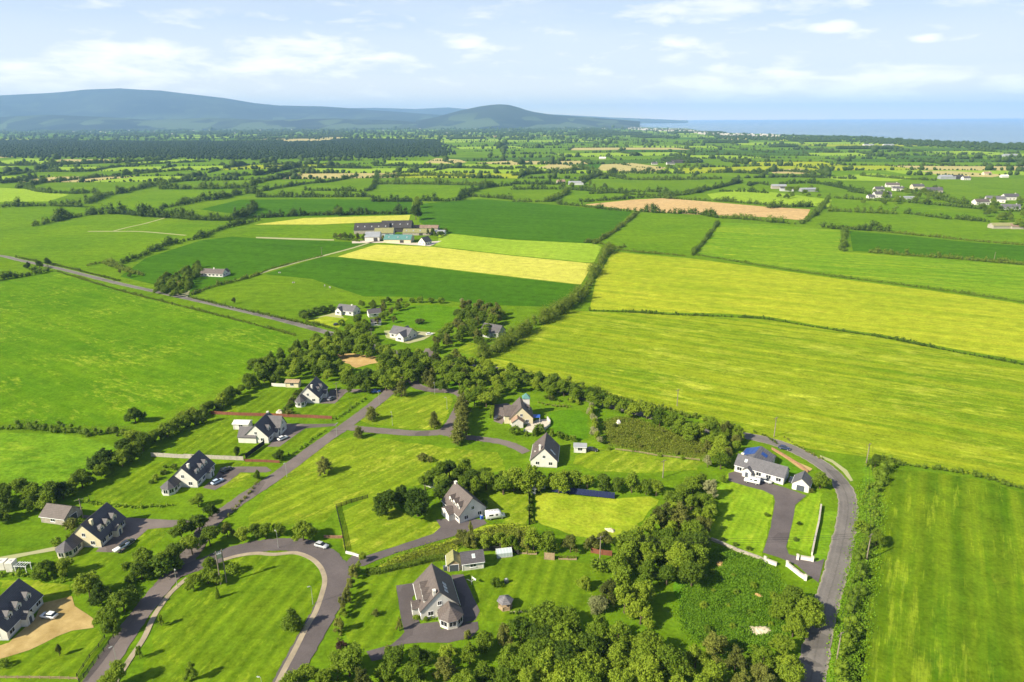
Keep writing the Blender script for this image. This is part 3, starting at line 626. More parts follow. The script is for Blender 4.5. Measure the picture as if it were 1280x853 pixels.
row(A('i', "410,690 520,690 620,660"), 4.2, ['olive', 'mid'], 5.5, 7, "beside the red timber fence", 'trees beside the red timber fence')
row(A('h', "720,660 800,670 900,675 1000,680 1080,685 1170,685"), 3.7, ['olive', 'yel', 'open', 'olive'], 5, 6.5, "in the scrubby row behind the sheds", 'trees in the scrubby row behind the sheds')
grove(A('c', "420,820 520,740 640,700 800,700 1000,760 1090,790 1060,830 880,830 640,850 560,820"), 4.8, ['oval', 'ovald', 'mid', 'dark'], 6.5, 9, "in the belt behind the campervan house", 'trees in the belt behind the campervan house')
row(A('c', "735,345 745,400 725,450 730,510 700,560 750,570"), 4.0, ['pine', 'pine'], 7.5, 9.5, "in the pine line by the cul-de-sac", 'pines beside the cul-de-sac', .5)
grove(A('c', "560,20 700,-40 860,0 1000,60 1100,120 1060,200 900,260 780,260 720,160 640,60"), 5.0, ['light', 'mid', 'oval', 'light'], 6, 8.5, "in the leafy garden left of the teal-topped house", 'trees of the leafy garden')
grove(A('d', "-60,40 120,100 300,130 440,190 560,230 700,270 900,330 1100,390 1240,450 1280,480 1150,470 960,390 800,325 640,262 500,245 300,195 100,150"), 4.7, ['mid', 'light', 'oval', 'dark', 'mid'], 6.5, 8.5, "in the long belt below the big yellow meadow", 'trees of the long belt below the meadow')
grove(A('6', "20,750 0,700 150,630 330,550 420,550 560,550 640,630 560,645 400,635 380,680 500,735 470,760 330,740 250,730 150,745"), 5.6, ['mid', 'light', 'dark', 'mid', 'ovald'], 7, 9.5, "in the wood above the highest white house", 'trees of the wood between road and estate')
grove(A('6', "640,620 840,640 860,700 800,760 640,800 470,800 500,760 620,730"), 5.2, ['mid', 'ovald', 'dark', 'light'], 7, 9.5, "around the estate road entrance", 'trees around the estate entrance')
grove(A('6', "860,720 900,660 1000,650 1050,700 1040,770 930,800 860,790"), 5.2, ['dark', 'pine', 'mid'], 7, 9, "right of the estate road entrance", 'trees right of the estate entrance')
grove(A('6', "1000,560 870,620 880,560 990,520 1010,420 1060,390 1200,400 1230,440 1180,500 1140,600 1090,570 1080,540"), 6.0, ['dark', 'mid', 'olive', 'dark'], 7, 10, "around the dark house behind the tall hedge", 'trees around the dark house')
grove(A('6', "440,520 520,470 560,500 570,560 440,560"), 6, ['mid', 'dark'], 7, 9, "between the two upper cottages", 'trees between the upper cottages')
grove(A('6', "520,400 640,370 740,370 760,400 700,430 620,470 580,500 640,440 560,400"), 6.5, ['olive', 'mid', 'dark'], 4.5, 6.5, "in the scrub behind the small garage", 'trees behind the small garage')
row(A('6', "235,470 300,455 390,435"), 5, ['bushd'], 4, 5.5, "in the dark shrubbery left of the upper cottage", 'shrubbery left of the upper cottage')
row(A('6', "780,395 860,395 960,400"), 6, ['bush', 'bushd'], 3, 4.5, "along the back of the green paddock", 'bushes behind the green paddock')
# gardens on the left
grove(A('a', "-60,960 0,850 100,830 300,850 350,880 330,930 260,960 0,1000"), 5.2, ['light', 'mid', 'dark', 'light'], 6.5, 8.5, "in the clump left of the grey-roofed garage", 'trees left of the grey-roofed garage')
SOLO = [  # sheet, x, y, kind, height, width, label
 ('l', 885, 500, 'cone', 6.6, 1.25, "young leafy green tree on the crescent lawn beside the kerbed path"),
 ('a', 905, 420, 'mid', 8.5, .95, "tall lone round tree standing above the hedge by the left meadow"),
 ('a', 905, 585, 'light', 8.5, 1, "bright light-green tree behind the fence end by the left meadow"),
 ('a', 690, 735, 'dark', 9.5, 1.15, "very large dark spreading tree at the corner of the rough field"),
 ('a', 830, 640, 'dark', 8, .9, "dark tree in the shade right of the large spreading tree"),
 ('b', 320, 310, 'light', 8.2, .85, "round light-green tree beside the garden with the red fence"),
 ('b', 360, 285, 'dark', 8.5, .8, "dark tree just behind the round light-green tree by the red fence"),
 ('b', 500, 190, 'mid', 8.6, .9, "tall green tree left of the cream shed at the top garden"),
 ('b', 590, 150, 'dark', 7, .9, "dark tree right behind the small white wall by the cream shed"),
 ('k', 605, 300, 'light', 9.0, .85, "large round light-green tree on the left garden lawn by the gravel yard"),
 ('k', 680, 330, 'dark', 7, .8, "dark tree half hidden right of the large round garden tree"),
 ('k', 760, 530, 'mid', 8.2, .8, "bushy tree overhanging the estate road with its shadow on the asphalt"),
 ('k', 830, 380, 'mid', 8, .85, "rounded tree beside the estate road left of the dark verge shrubs"),
 ('k', 700, 490, 'mid', 6, .8, "smaller tree at the end of the gravel yard"),
 ('f', 320, 655, 'mid', 7.2, 1, "brownish-green bushy tree below the octagonal sunroom at far left"),
 ('f', 445, 640, 'light', 6.5, .8, "light-green tree right under the octagonal sunroom at far left"),
 ('f', 480, 330, 'busho', 3.5, 1.1, "bush between the grey garage and the boat-yard house"),
 ('f', 960, 590, 'mid', 6.8, 1, "rounded tree left in the dark group beside the lower estate road"),
 ('f', 1100, 610, 'light', 7.2, .8, "light-green tree in the dark group beside the lower estate road"),
 ('f', 1180, 560, 'dark', 7.5, .9, "dark tree at the back of the group beside the lower estate road"),
 ('g', 110, 500, 'light', 7.6, .8, "pale green tree standing left of the crescent entrance"),
 ('g', 230, 440, 'dark', 7.2, .85, "dark tree right of the pale one at the crescent entrance"),
 ('g', 160, 350, 'dark', 7, .9, "dark tree in the shade above the crescent entrance"),
 ('g', 40, 400, 'mid', 7, .85, "tree at the left end of the group above the crescent entrance"),
 ('g', 240, 250, 'dark', 5.5, 1, "dark bushy tree on the estate road verge below the third house"),
 ('g', 150, 180, 'mid', 5, 1, "small brownish tree on the lawn corner below the third house"),
 ('g', 850, 405, 'light', 6.8, 1.1, "big round green tree at the top of the crescent beside the silver car"),
 ('g', 690, 375, 'mid', 5, .9, "small tree between the shrubs and the big round crescent tree"),
 ('g', 600, 385, 'mid', 5.5, .9, "third shrubby tree along the top of the crescent road"),
 ('g', 540, 390, 'dark', 5.2, .9, "dark shrubby tree along the top of the crescent road"),
 ('g', 455, 405, 'light', 5.2, .9, "second shrubby tree along the top of the crescent road"),
 ('g', 345, 380, 'yel', 5.5, .8, "yellow-green feathery tree at the start of the crescent road"),
 ('g', 120, 730, 'light', 5.0, 1, "light-green tree left in the oval thicket on the crescent lawn"),
 ('g', 215, 690, 'mid', 5.0, 1, "tree in the middle of the oval thicket on the crescent lawn"),
 ('g', 270, 700, 'light', 4.6, 1, "tree beside the pole in the oval thicket on the crescent lawn"),
 ('g', 230, 600, 'mid', 4.6, 1, "tree at the back of the oval thicket on the crescent lawn"),
 ('g', 385, 620, 'bush', 3, 1.2, "low bush right of the twin poles on the crescent lawn"),
 ('g', 280, 790, 'cone', 4, .5, "slender sapling with a long shadow below the oval thicket"),
 ('k', 398, 680, 'olive', 4.5, .35, "thin bare-looking sapling on the lawn by the gravel yard"),
 ('k', 1080, 480, 'open', 3.8, .55, "small sapling on the crescent lawn beside the lower footpath"),
 ('k', 935, 695, 'open', 4.0, .5, "leaning sapling on the crescent lawn next to the footpath bend"),
 ('l', 215, 840, 'open', 5, .8, "sapling near the bottom edge of the crescent lawn"),
 ('k', 785, 880, 'light', 6.5, .85, "bright round tree at the bottom beside the lower lamp post"),
 ('k', 30, 750, 'bush', 2, 1, "low bush at the left edge of the gravel yard lawn"),
 ('b', 990, 760, 'pine', 7.0, 1.25, "big bushy olive tree alone on the grass beside the estate road"),
 ('b', 1220, 520, 'pine', 5.2, 1.0, "smaller olive pine at the corner of the cul-de-sac road"),
 ('c', 130, 405, 'pine', 6.6, 1.25, "wide olive tree on the left corner of the small green island"),
 ('c', 330, 245, 'pine', 8.0, 1.1, "tall olive pine at the top of the small green island"),
 ('c', 550, 460, 'pine', 8.0, .85, "conical pine with long shadow at the right of the small green island"),
 ('c', 40, 525, 'pine', 5.0, .9, "small olive pine on the verge left below the green island"),
 ('c', 500, 165, 'pine', 8.0, 1.0, "olive pine beside the estate road just above the green island"),
 ('b', 410, 640, 'ovald', 5.0, .65, "narrow dark conifer beside the white L-shaped house"),
 ('b', 690, 665, 'dark', 4.6, .95, "dark round tree on the roadside lawn of the white L-shaped house"),
 ('b', 545, 800, 'mid', 4.5, .6, "small upright tree on the verge by the third house drive"),
 ('b', 760, 375, 'busho', 3.2, .8, "bush beside the pale garden heap at the red fence"),
 ('h', 230, 440, 'dark', 9.2, 1.05, "left tree of the big dark pair beside the campervan house"),
 ('h', 440, 455, 'dark', 9.5, 1.15, "right tree of the big dark pair beside the campervan house"),
 ('h', 330, 400, 'dark', 8.5, .9, "dark tree at the back of the big pair beside the campervan house"),
 ('h', 470, 85, 'busho', 2.8, 1.2, "low olive bush on the open grass behind the pair of dark trees"),
 ('h', 520, 95, 'busho', 2.2, 1, "tiny olive bush at the corner of the belt behind the campervan house"),
 ('h', 795, 640, 'yel', 8.5, .28, "very tall thin yellowish sapling in front of the campervan house"),
 ('h', 1115, 670, 'yel', 7.0, .3, "tall thin pale sapling right of the greenhouse row"),
 ('h', 760, 660, 'bush', 2.6, 1.1, "green bush beside the tall thin sapling"),
 ('m', 1065, 215, 'bush', 2.6, .9, "round clipped bush on the lawn above the gazebo"),
 ('m', 262, 412, 'bushy', 2.0, .8, "small round clipped bush in a ring on the striped lawn"),
 ('m', 425, 510, 'yel', 4.0, .55, "yellowish small tree at the drive corner below the lowest house"),
 ('m', 875, 565, 'bushy', 2.4, .7, "yellowish bush at the drive edge by the bottom wood"),
 ('m', 350, 700, 'yel', 4.4, .6, "pale brownish small tree below the striped lawn"),
 ('m', 40, 640, 'purple', 2.6, .8, "dark purple bush beside the crescent road"),
 ('n', 580, 110, 'bush', 3.6, 1.1, "rounded bush at the end of the garden frames"),
 ('n', 570, 380, 'bloss', 5.5, 1.2, "pale cream-flowering bush at the right edge of the gazebo lawn"),
 ('n', 480, 230, 'light', 4.5, 1, "light-green small tree at the top right of the gazebo lawn"),
 ('e', 880, 590, 'oval', 7.2, 1.15, "leafy green tree beside the bungalow garage by the road bend"),
 ('e', 245, 255, 'olive', 7.5, .9, "olive tree behind the bungalow's blue solar roof"),
 ('e', 170, 250, 'mid', 6.5, .9, "green tree left of the bungalow's blue solar roof"),
 ('e', 270, 340, 'bloss', 4.0, .9, "pale bush at the left end of the bungalow"),
 ('e', 130, 450, 'bloss', 5.0, .9, "cream-flowering tree in the wood edge left of the bungalow"),
 ('e', 235, 550, 'bushl', 2.6, .9, "bright bush at the corner of the bungalow forecourt"),
 ('e', 820, 620, 'busho', 1.8, .7, "reddish low shrub beside the bungalow garage"),
 ('e', 1245, 450, 'dark', 6, .8, "dark tree in the roadside hedge at the right of the bend"),
 ('j', 1250, 230, 'mid', 6.2, .8, "green tree beside the utility pole in the right roadside hedge"),
 ('j', 1150, 130, 'bushl', 3.5, 1.2, "bright bush on the verge right of the road"),
 ('o', 1080, 570, 'bushd', 3.6, .9, "dark bush bulging from the right field hedge"),
 ('5', 200, 225, 'dark', 7.5, 1, "rounded tree at the bend of the country road far left"),
 ('5', 140, 225, 'dark', 7.0, 1, "dark tree left of the country road bend"), ('5', 240, 210, 'dark', 8, .8, "taller dark tree right at the country road bend"),
 ('5', 900, 320, 'yel', 7.5, .7, "yellow-green tree by the entrance of the lone cottage"),
 ('5', 850, 300, 'dark', 6.5, 1.1, "dark tree left of the lone cottage entrance"), ('5', 930, 275, 'dark', 7.5, 1, "dark tall tree beside the lone cottage gable"),
 ('5', 990, 220, 'dark', 7, .9, "dark tree behind the lone cottage"), ('5', 1170, 400, 'olive', 6, .5, "thin tree alone in the cow pasture"),
 ('5', 800, 300, 'mid', 5, 1.1, "low bushy tree at the field corner left of the lone cottage"),
 ('5', 600, 250, 'olive', 5, .8, "small olive tree beside the country road"), ('5', 650, 268, 'mid', 5, .9, "round small tree beside the country road"),
 ('2', 415, 760, 'dark', 13, 1.05, "lone spreading tree at the edge of the far yellow strip"),
 ('2', 800, 780, 'dark', 20, .75, "tall dark tree behind the farmyard"), ('2', 808, 720, 'mid', 18, .7, "tall tree at the top of the line behind the farmyard"), ('2', 804, 750, 'mid', 18, .7, "tall tree in the middle of the line behind the farmyard"),
 ('6', 510, 85, 'olive', 9, .7, "tree in front of the farm's white barn"), ('6', 540, 85, 'mid', 9, .6, "tree at the corner of the farm's white barn"), ('6', 635, 85, 'yel', 8, .5, "yellowish tree at the farm lane entrance"),
 ('6', 860, 60, 'olive', 9, .6, "olive tree beside the white farmhouse"), ('6', 885, 55, 'dark', 9, .6, "dark tree right behind the white farmhouse"),
 ('6', 690, 495, 'yel', 6, .8, "yellowish round tree left of the green paddock"), ('6', 820, 500, 'busho', 3.5, 1.5, "spreading low bush in the green paddock"),
 ('6', 430, 510, 'bush', 4, .8, "small tree on the dry lawn of the upper cottage"), ('6', 250, 480, 'mid', 6, .9, "tree at the left edge of the upper cottage garden"),
 ('6', 1030, 400, 'bloss', 5, .9, "white-flowering bush on the corner behind the paddock"),
 ('g', 1180, 640, 'olive', 3.2, 1, "olive shrub at the junction beside the white kerb wall"),
]
for s, x, y, k, h, w, lab in SOLO: tree(k, G(*A(s, f"{x},{y}")[0])[:2], h, lab, wide=w)
# planted rows of small shrubs
for t_, n_, ph_, gr_ in (("1065,243 1085,236 1130,230 1180,234 1190,246 1170,252 1130,254 1108,252 1080,253", 26, "among the houses of the white hamlet", 'hamlet trees'), ("1212,262 1232,246 1262,243 1290,248 1290,282 1262,281 1240,276 1225,268", 24, "among the right-edge houses", 'right-edge trees'), ("955,242 990,231 1030,236 1036,246 990,247", 12, "around the farm sheds by the ploughed field", 'farm shed trees'), ("690,232 740,226 770,230 740,236", 9, "around the shed in the middle fields", 'shed trees'), ("810,210 850,200 890,204 880,211 840,213", 14, "around the far pair of barns", 'far barn trees')):
    grove(D(t_), 9, ['dark', 'mid', 'dark', 'oval'], 8, 13, ph_, gr_, 1.1, n_)
grove(A('5', "760,330 800,270 900,235 990,205 1010,235 950,280 945,330 870,345 800,335"), 5.5, ['dark', 'mid', 'bushd', 'dark'], 5, 8, "around the lone cottage by the country road", 'trees around the lone cottage')
row(A('6', "400,78 440,80 475,78"), 6, ['dark', 'mid', 'olive'], 6, 9, "at the left end of the farmyard", 'trees left of the farmyard')
row(A('6', "900,70 925,60 955,40"), 6, ['dark', 'mid'], 5, 8, "at the right end of the farmyard", 'trees right of the farmyard')
row(A('a', "420,930 560,850 700,790 830,690 960,600 1060,545 1180,480 1290,440"), 4.2, ['mid', 'dark', 'light', 'mid'], 5.5, 8.5, "in the tree line behind the left gardens", 'trees behind the left gardens', 1.5)
row(A('b', "30,425 110,405 180,370 260,330 340,300 420,240 480,210 560,170"), 4.4, ['mid', 'dark', 'light'], 4.5, 7.5, "in the tree line left of the red fence", 'trees left of the red fence', 1.5)
row(A('f', "880,620 960,640 1040,640 1120,630 1200,590 1270,540"), 4.5, ['mid', 'dark', 'bush', 'light'], 3.5, 6, "in the thicket beside the lower estate road", 'thicket beside the lower estate road', 1.5)
row(A('k', "830,300 870,240 890,190 930,150"), 3.5, ['bushd', 'bush'], 2, 3.2, "on the reddish verge of the lower estate road", 'verge shrubs', .8)
row(A('b', "770,300 745,330 725,370 790,250 830,205"), 3.0, ['bush', 'busho', 'bushd'], 1.6, 2.8, "beside the sunroom of the highest white house", 'garden shrubs of the highest house')
row(A('a', "1000,830 1050,800 1120,720 1160,735 1100,770"), 3.0, ['bush', 'bushl', 'bushd'], 1.2, 2.4, "beside the sunroom of the third white house", 'garden shrubs of the third house')
row(A('f', "380,440 430,410 520,360 560,300"), 3.2, ['bush', 'busho', 'bushl'], 1.5, 2.8, "behind the cream-gabled house", 'garden shrubs of the cream-gabled house')
row(A('m', "545,425 580,450 640,425 690,440 720,490 800,490"), 2.2, ['bushl', 'bush', 'bushy'], .8, 1.4, "in the flower beds of the lowest house", 'flower bed shrubs of the lowest house')
row(A('h', "700,245 760,300 830,330 900,410"), 3.0, ['bush', 'bushl'], 1.2, 2.2, "behind the campervan house", 'garden shrubs of the campervan house')
row(A('d', "230,260 300,280 380,270 450,300 480,290"), 3.4, ['bush', 'busho', 'bushl', 'bushd'], 1.5, 3, "in the border behind the fine lawn", 'border shrubs behind the fine lawn')
row(A('h', "1180,290 1185,340 1190,420 1190,520"), 3.5, ['bush', 'bushl'], 1.4, 2.6, "along the dark screen fence", 'shrubs along the screen fence')
grove(A('o', "20,140 150,60 330,110 540,180 600,330 560,560 330,690 120,560"), 5.5, ['bushl', 'bush', 'bushl'], .9, 2.0, "growing in the lush meadow", 'brambles in the lush meadow')
grove(A('d', "640,420 820,400 960,450 1250,520 1250,650 1060,625 850,600 660,560"), 6.5, ['bush', 'busho', 'bushl', 'busho'], .8, 1.7, "growing on the abandoned plot", 'brambles on the abandoned plot')
grove(A('e', "200,150 320,200 400,230 380,300 300,330 250,420 180,380 100,300 60,180"), 4.5, ['mid', 'olive', 'light', 'oval'], 5, 7.5, "behind the left end of the bungalow", 'trees behind the bungalow')
row(A('m', "190,60 140,140 90,190 110,240 90,300 50,380 60,420 40,480 30,560"), 3.4, ['yel', 'olive', 'open'], 3.6, 5.0, "in the shrub line beside the striped lawn", 'shrubs between crescent road and striped lawn', .7, .85)
row(A('d', "20,500 100,510 190,490 310,520 370,545 430,540"), 3.6, ['cone', 'bush', 'cone'], 2.6, 4, "in the planted row below the teal-topped house", 'planted shrubs below the teal-topped house')
row(A('d', "520,340 545,430 550,500 575,570"), 2.6, ['bloss', 'bloss', 'ovall'], 4, 5, "in the cream-flowering screen right of the fine lawn", 'cream-flowering screen')
row(A('d', "650,595 850,615 960,640 1060,650 1180,665"), 7.5, ['bushl'], 1.1, 1.5, "along the low wall above the navy-roofed house lawn", 'small shrubs along the low wall')
for lab, (x, y) in zip(("top left of the drive", "top right of the drive", "middle right of the drive", "farthest left along the stone wall", "middle one along the stone wall", "nearest the gate along the stone wall"),
                       ((522,30), (737,88), (717,195), (228,195), (312,228), (402,255))):
    tree('bushd', G(*A('j', f"{x},{y}")[0])[:2], 1.3, f"dwarf dark conifer on the bungalow lawn, {lab}", 'dwarf conifers on the bungalow lawns')

# the 296 trees that show largest are things of their own; the rest, small or behind others, one mass
isTree = lambda t: KIND[t[0]][0] in ('broad', 'oval', 'open')
order = sorted((i for i, t in enumerate(TSPEC) if isTree(t)), key=lambda i: TSPEC[i][4] is None and -1e9 or -TSPEC[i][2]*TSPEC[i][5]/math.hypot(*TSPEC[i][1], H))
keep = set(order[:296]); MASS = {}
for i, t in enumerate(TSPEC):
    if not isTree(t) or i in keep: tree_now(*t); continue
    shape, lf, _ = KIND[t[0]]; me = CR[shape][i % len(CR[shape])]; s = t[2]/8.1; a = rng.uniform(0, 6.28)
    v = np.empty(len(me.vertices)*3, np.float32); me.vertices.foreach_get('co', v); v = v.reshape(-1, 3)*s*np.array([t[5], t[5], 1])
    c, q = math.cos(a), math.sin(a); v = np.stack([v[:, 0]*c-v[:, 1]*q+t[1][0], v[:, 0]*q+v[:, 1]*c+t[1][1], v[:, 2]], 1)
    n = len(me.loops); lv = np.empty(n, np.int32); me.loops.foreach_get('vertex_index', lv); np_ = len(me.polygons); tt = np.empty(np_, np.int32); me.polygons.foreach_get('loop_total', tt)
    k4 = int((tt == 4).sum())*4; M_ = MASS.setdefault(lf.name, [[], [], [], 0, lf]); M_[0].append(v); M_[1].append(lv[:k4].reshape(-1, 4)+M_[3]); M_[2].append(lv[k4:].reshape(-1, 3)+M_[3]); M_[3] += len(v)
if MASS:
    V = []; Q = []; Tr = []; mq = []; mt = []; b = 0; ms_ = []
    for j, (v, q, t, n, lf) in enumerate(MASS.values()):
        V += v; q = np.concatenate(q); t = np.concatenate(t); Q.append(q+b); Tr.append(t+b); mq.append(np.full(len(q), j)); mt.append(np.full(len(t), j)); b += n; ms_.append(lf)
    me = mesh_mixed('background_trees', np.concatenate(V), np.concatenate(Q), np.concatenate(Tr)); o = link('background_trees', me, ms_)
    me.polygons.foreach_set('material_index', np.concatenate(mq+mt).astype(np.int32)); tag(o, "smaller green trees half hidden inside the woods and belts around the houses", 'trees', kind='stuff')

# ------------------------------------------------------------------ hedges
def hedge_mesh(w, h, wd, style, g, dist):
    seg = np.linalg.norm(np.diff(w, axis=0), axis=1); cum = np.concatenate([[0], np.cumsum(seg)]); L = cum[-1]
    size = max(.2, dist*.0007)
    at = lambda t: np.stack([np.interp(t, cum, w[:, 0]), np.interp(t, cum, w[:, 1])], 1)
    if style in ('wild', 'even'):
        st = max(.9, wd*.30); n = max(3, int(L/st)); t = (np.arange(n)+g.uniform(.1, .9, n))*L/n; p = at(t)
        e = .62+.38*np.sin(t*.11+g.uniform(0, 6))*np.sin(t*.037+g.uniform(0, 6))+.25*g.normal(size=n)
        if style == 'even': e = .92+.07*g.normal(size=n)
        hh = np.clip(h*e, h*.5, h*1.3)
        C = []; Rr = []
        for i in range(n):
            r = min(wd*.55, hh[i]*.55)*g.uniform(.8, 1.2); off = g.normal(size=2)*wd*.14
            z = r*.6
            while True:
                C.append((p[i, 0]+off[0]+g.normal()*.2*r, p[i, 1]+off[1]+g.normal()*.2*r, z)); Rr.append(r*g.uniform(.8, 1.05)); z += r*.95; r *= .86
                if z > hh[i]-r*.5: break
        return mesh_mixed('hedge', *clumps(np.array(C), np.array(Rr), max(2.2, min(16, 1.6/size**2)), size, g))
    n = max(2, int(L/1.0)); t = np.linspace(0, L, n); p = at(t); nr = normals(p)
    prof = [(-.5, 0), (-.54, .5), (-.44, .9), (-.22, 1.02), (.22, 1.02), (.44, .9), (.54, .5), (.5, 0)]
    wob = 1+.12*g.normal(size=(n, 8)); hz = 1+.10*np.sin(t*.35+np.sin(t*.13))+.08*np.sin(t*.83+1)+.07*g.normal(size=n)
    V = np.concatenate([[(p[i, 0]+nr[i, 0]*a*wd*wob[i, k]*.9, p[i, 1]+nr[i, 1]*a*wd*wob[i, k]*.9, b*h*hz[i]*.94) for k, (a, b) in enumerate(prof)] for i in range(n)])
    F = [(i*8+k, i*8+k+1, (i+1)*8+k+1, (i+1)*8+k) for i in range(n-1) for k in range(7)]
    F += [(k, k+1, 7-k-1, 7-k) for k in range(3)]+[((n-1)*8+7-k, (n-1)*8+6-k, (n-1)*8+k+1, (n-1)*8+k) for k in range(3)]
    m = int(min(26000, L*(2*h+wd)*min(40, 2.2/size**2))); tt = g.uniform(0, L, m); q = at(tt); nq = np.stack([np.interp(tt, t, nr[:, 0]), np.interp(tt, t, nr[:, 1])], 1)
    s = g.uniform(0, 1, m)*(2*h+wd); side = np.where(s < h, -1, np.where(s > h+wd, 1, 0)); a = np.where(side == 0, (s-h)/wd-.5, side*.5); z = np.where(side == -1, s, np.where(side == 1, 2*h+wd-s, h))
    hw_ = np.interp(tt, t, hz); c = np.stack([q[:, 0]+nq[:, 0]*a*wd*g.uniform(.86, 1.2, m), q[:, 1]+nq[:, 1]*a*wd*g.uniform(.86, 1.2, m), z*hw_*g.uniform(.9, 1.12, m)], 1)
    nn = np.stack([nq[:, 0]*side, nq[:, 1]*side, np.where(side == 0, 1., .35)], 1)+.6*g.normal(size=(m, 3))
    v2, f2 = quads(c, nn, np.full(m, size), g)
    return npmesh('hedge', np.concatenate([V, v2]), np.concatenate([np.array(F), f2+len(V)]))
NH = [0]
def hedge(px, h, wd, label, style='clip', lf=None, group=None):
    NH[0] += 1; w = np.array(smooth([G(*p)[:2] for p in px], 5)); g = np.random.default_rng(NH[0]+500)
    dist = max(60, float(np.linalg.norm(w.mean(0))))
    o = link('hedge', hedge_mesh(w, h, wd, style, g, dist), lf or L_HEDGE); return tag(o, label, 'hedge', group)
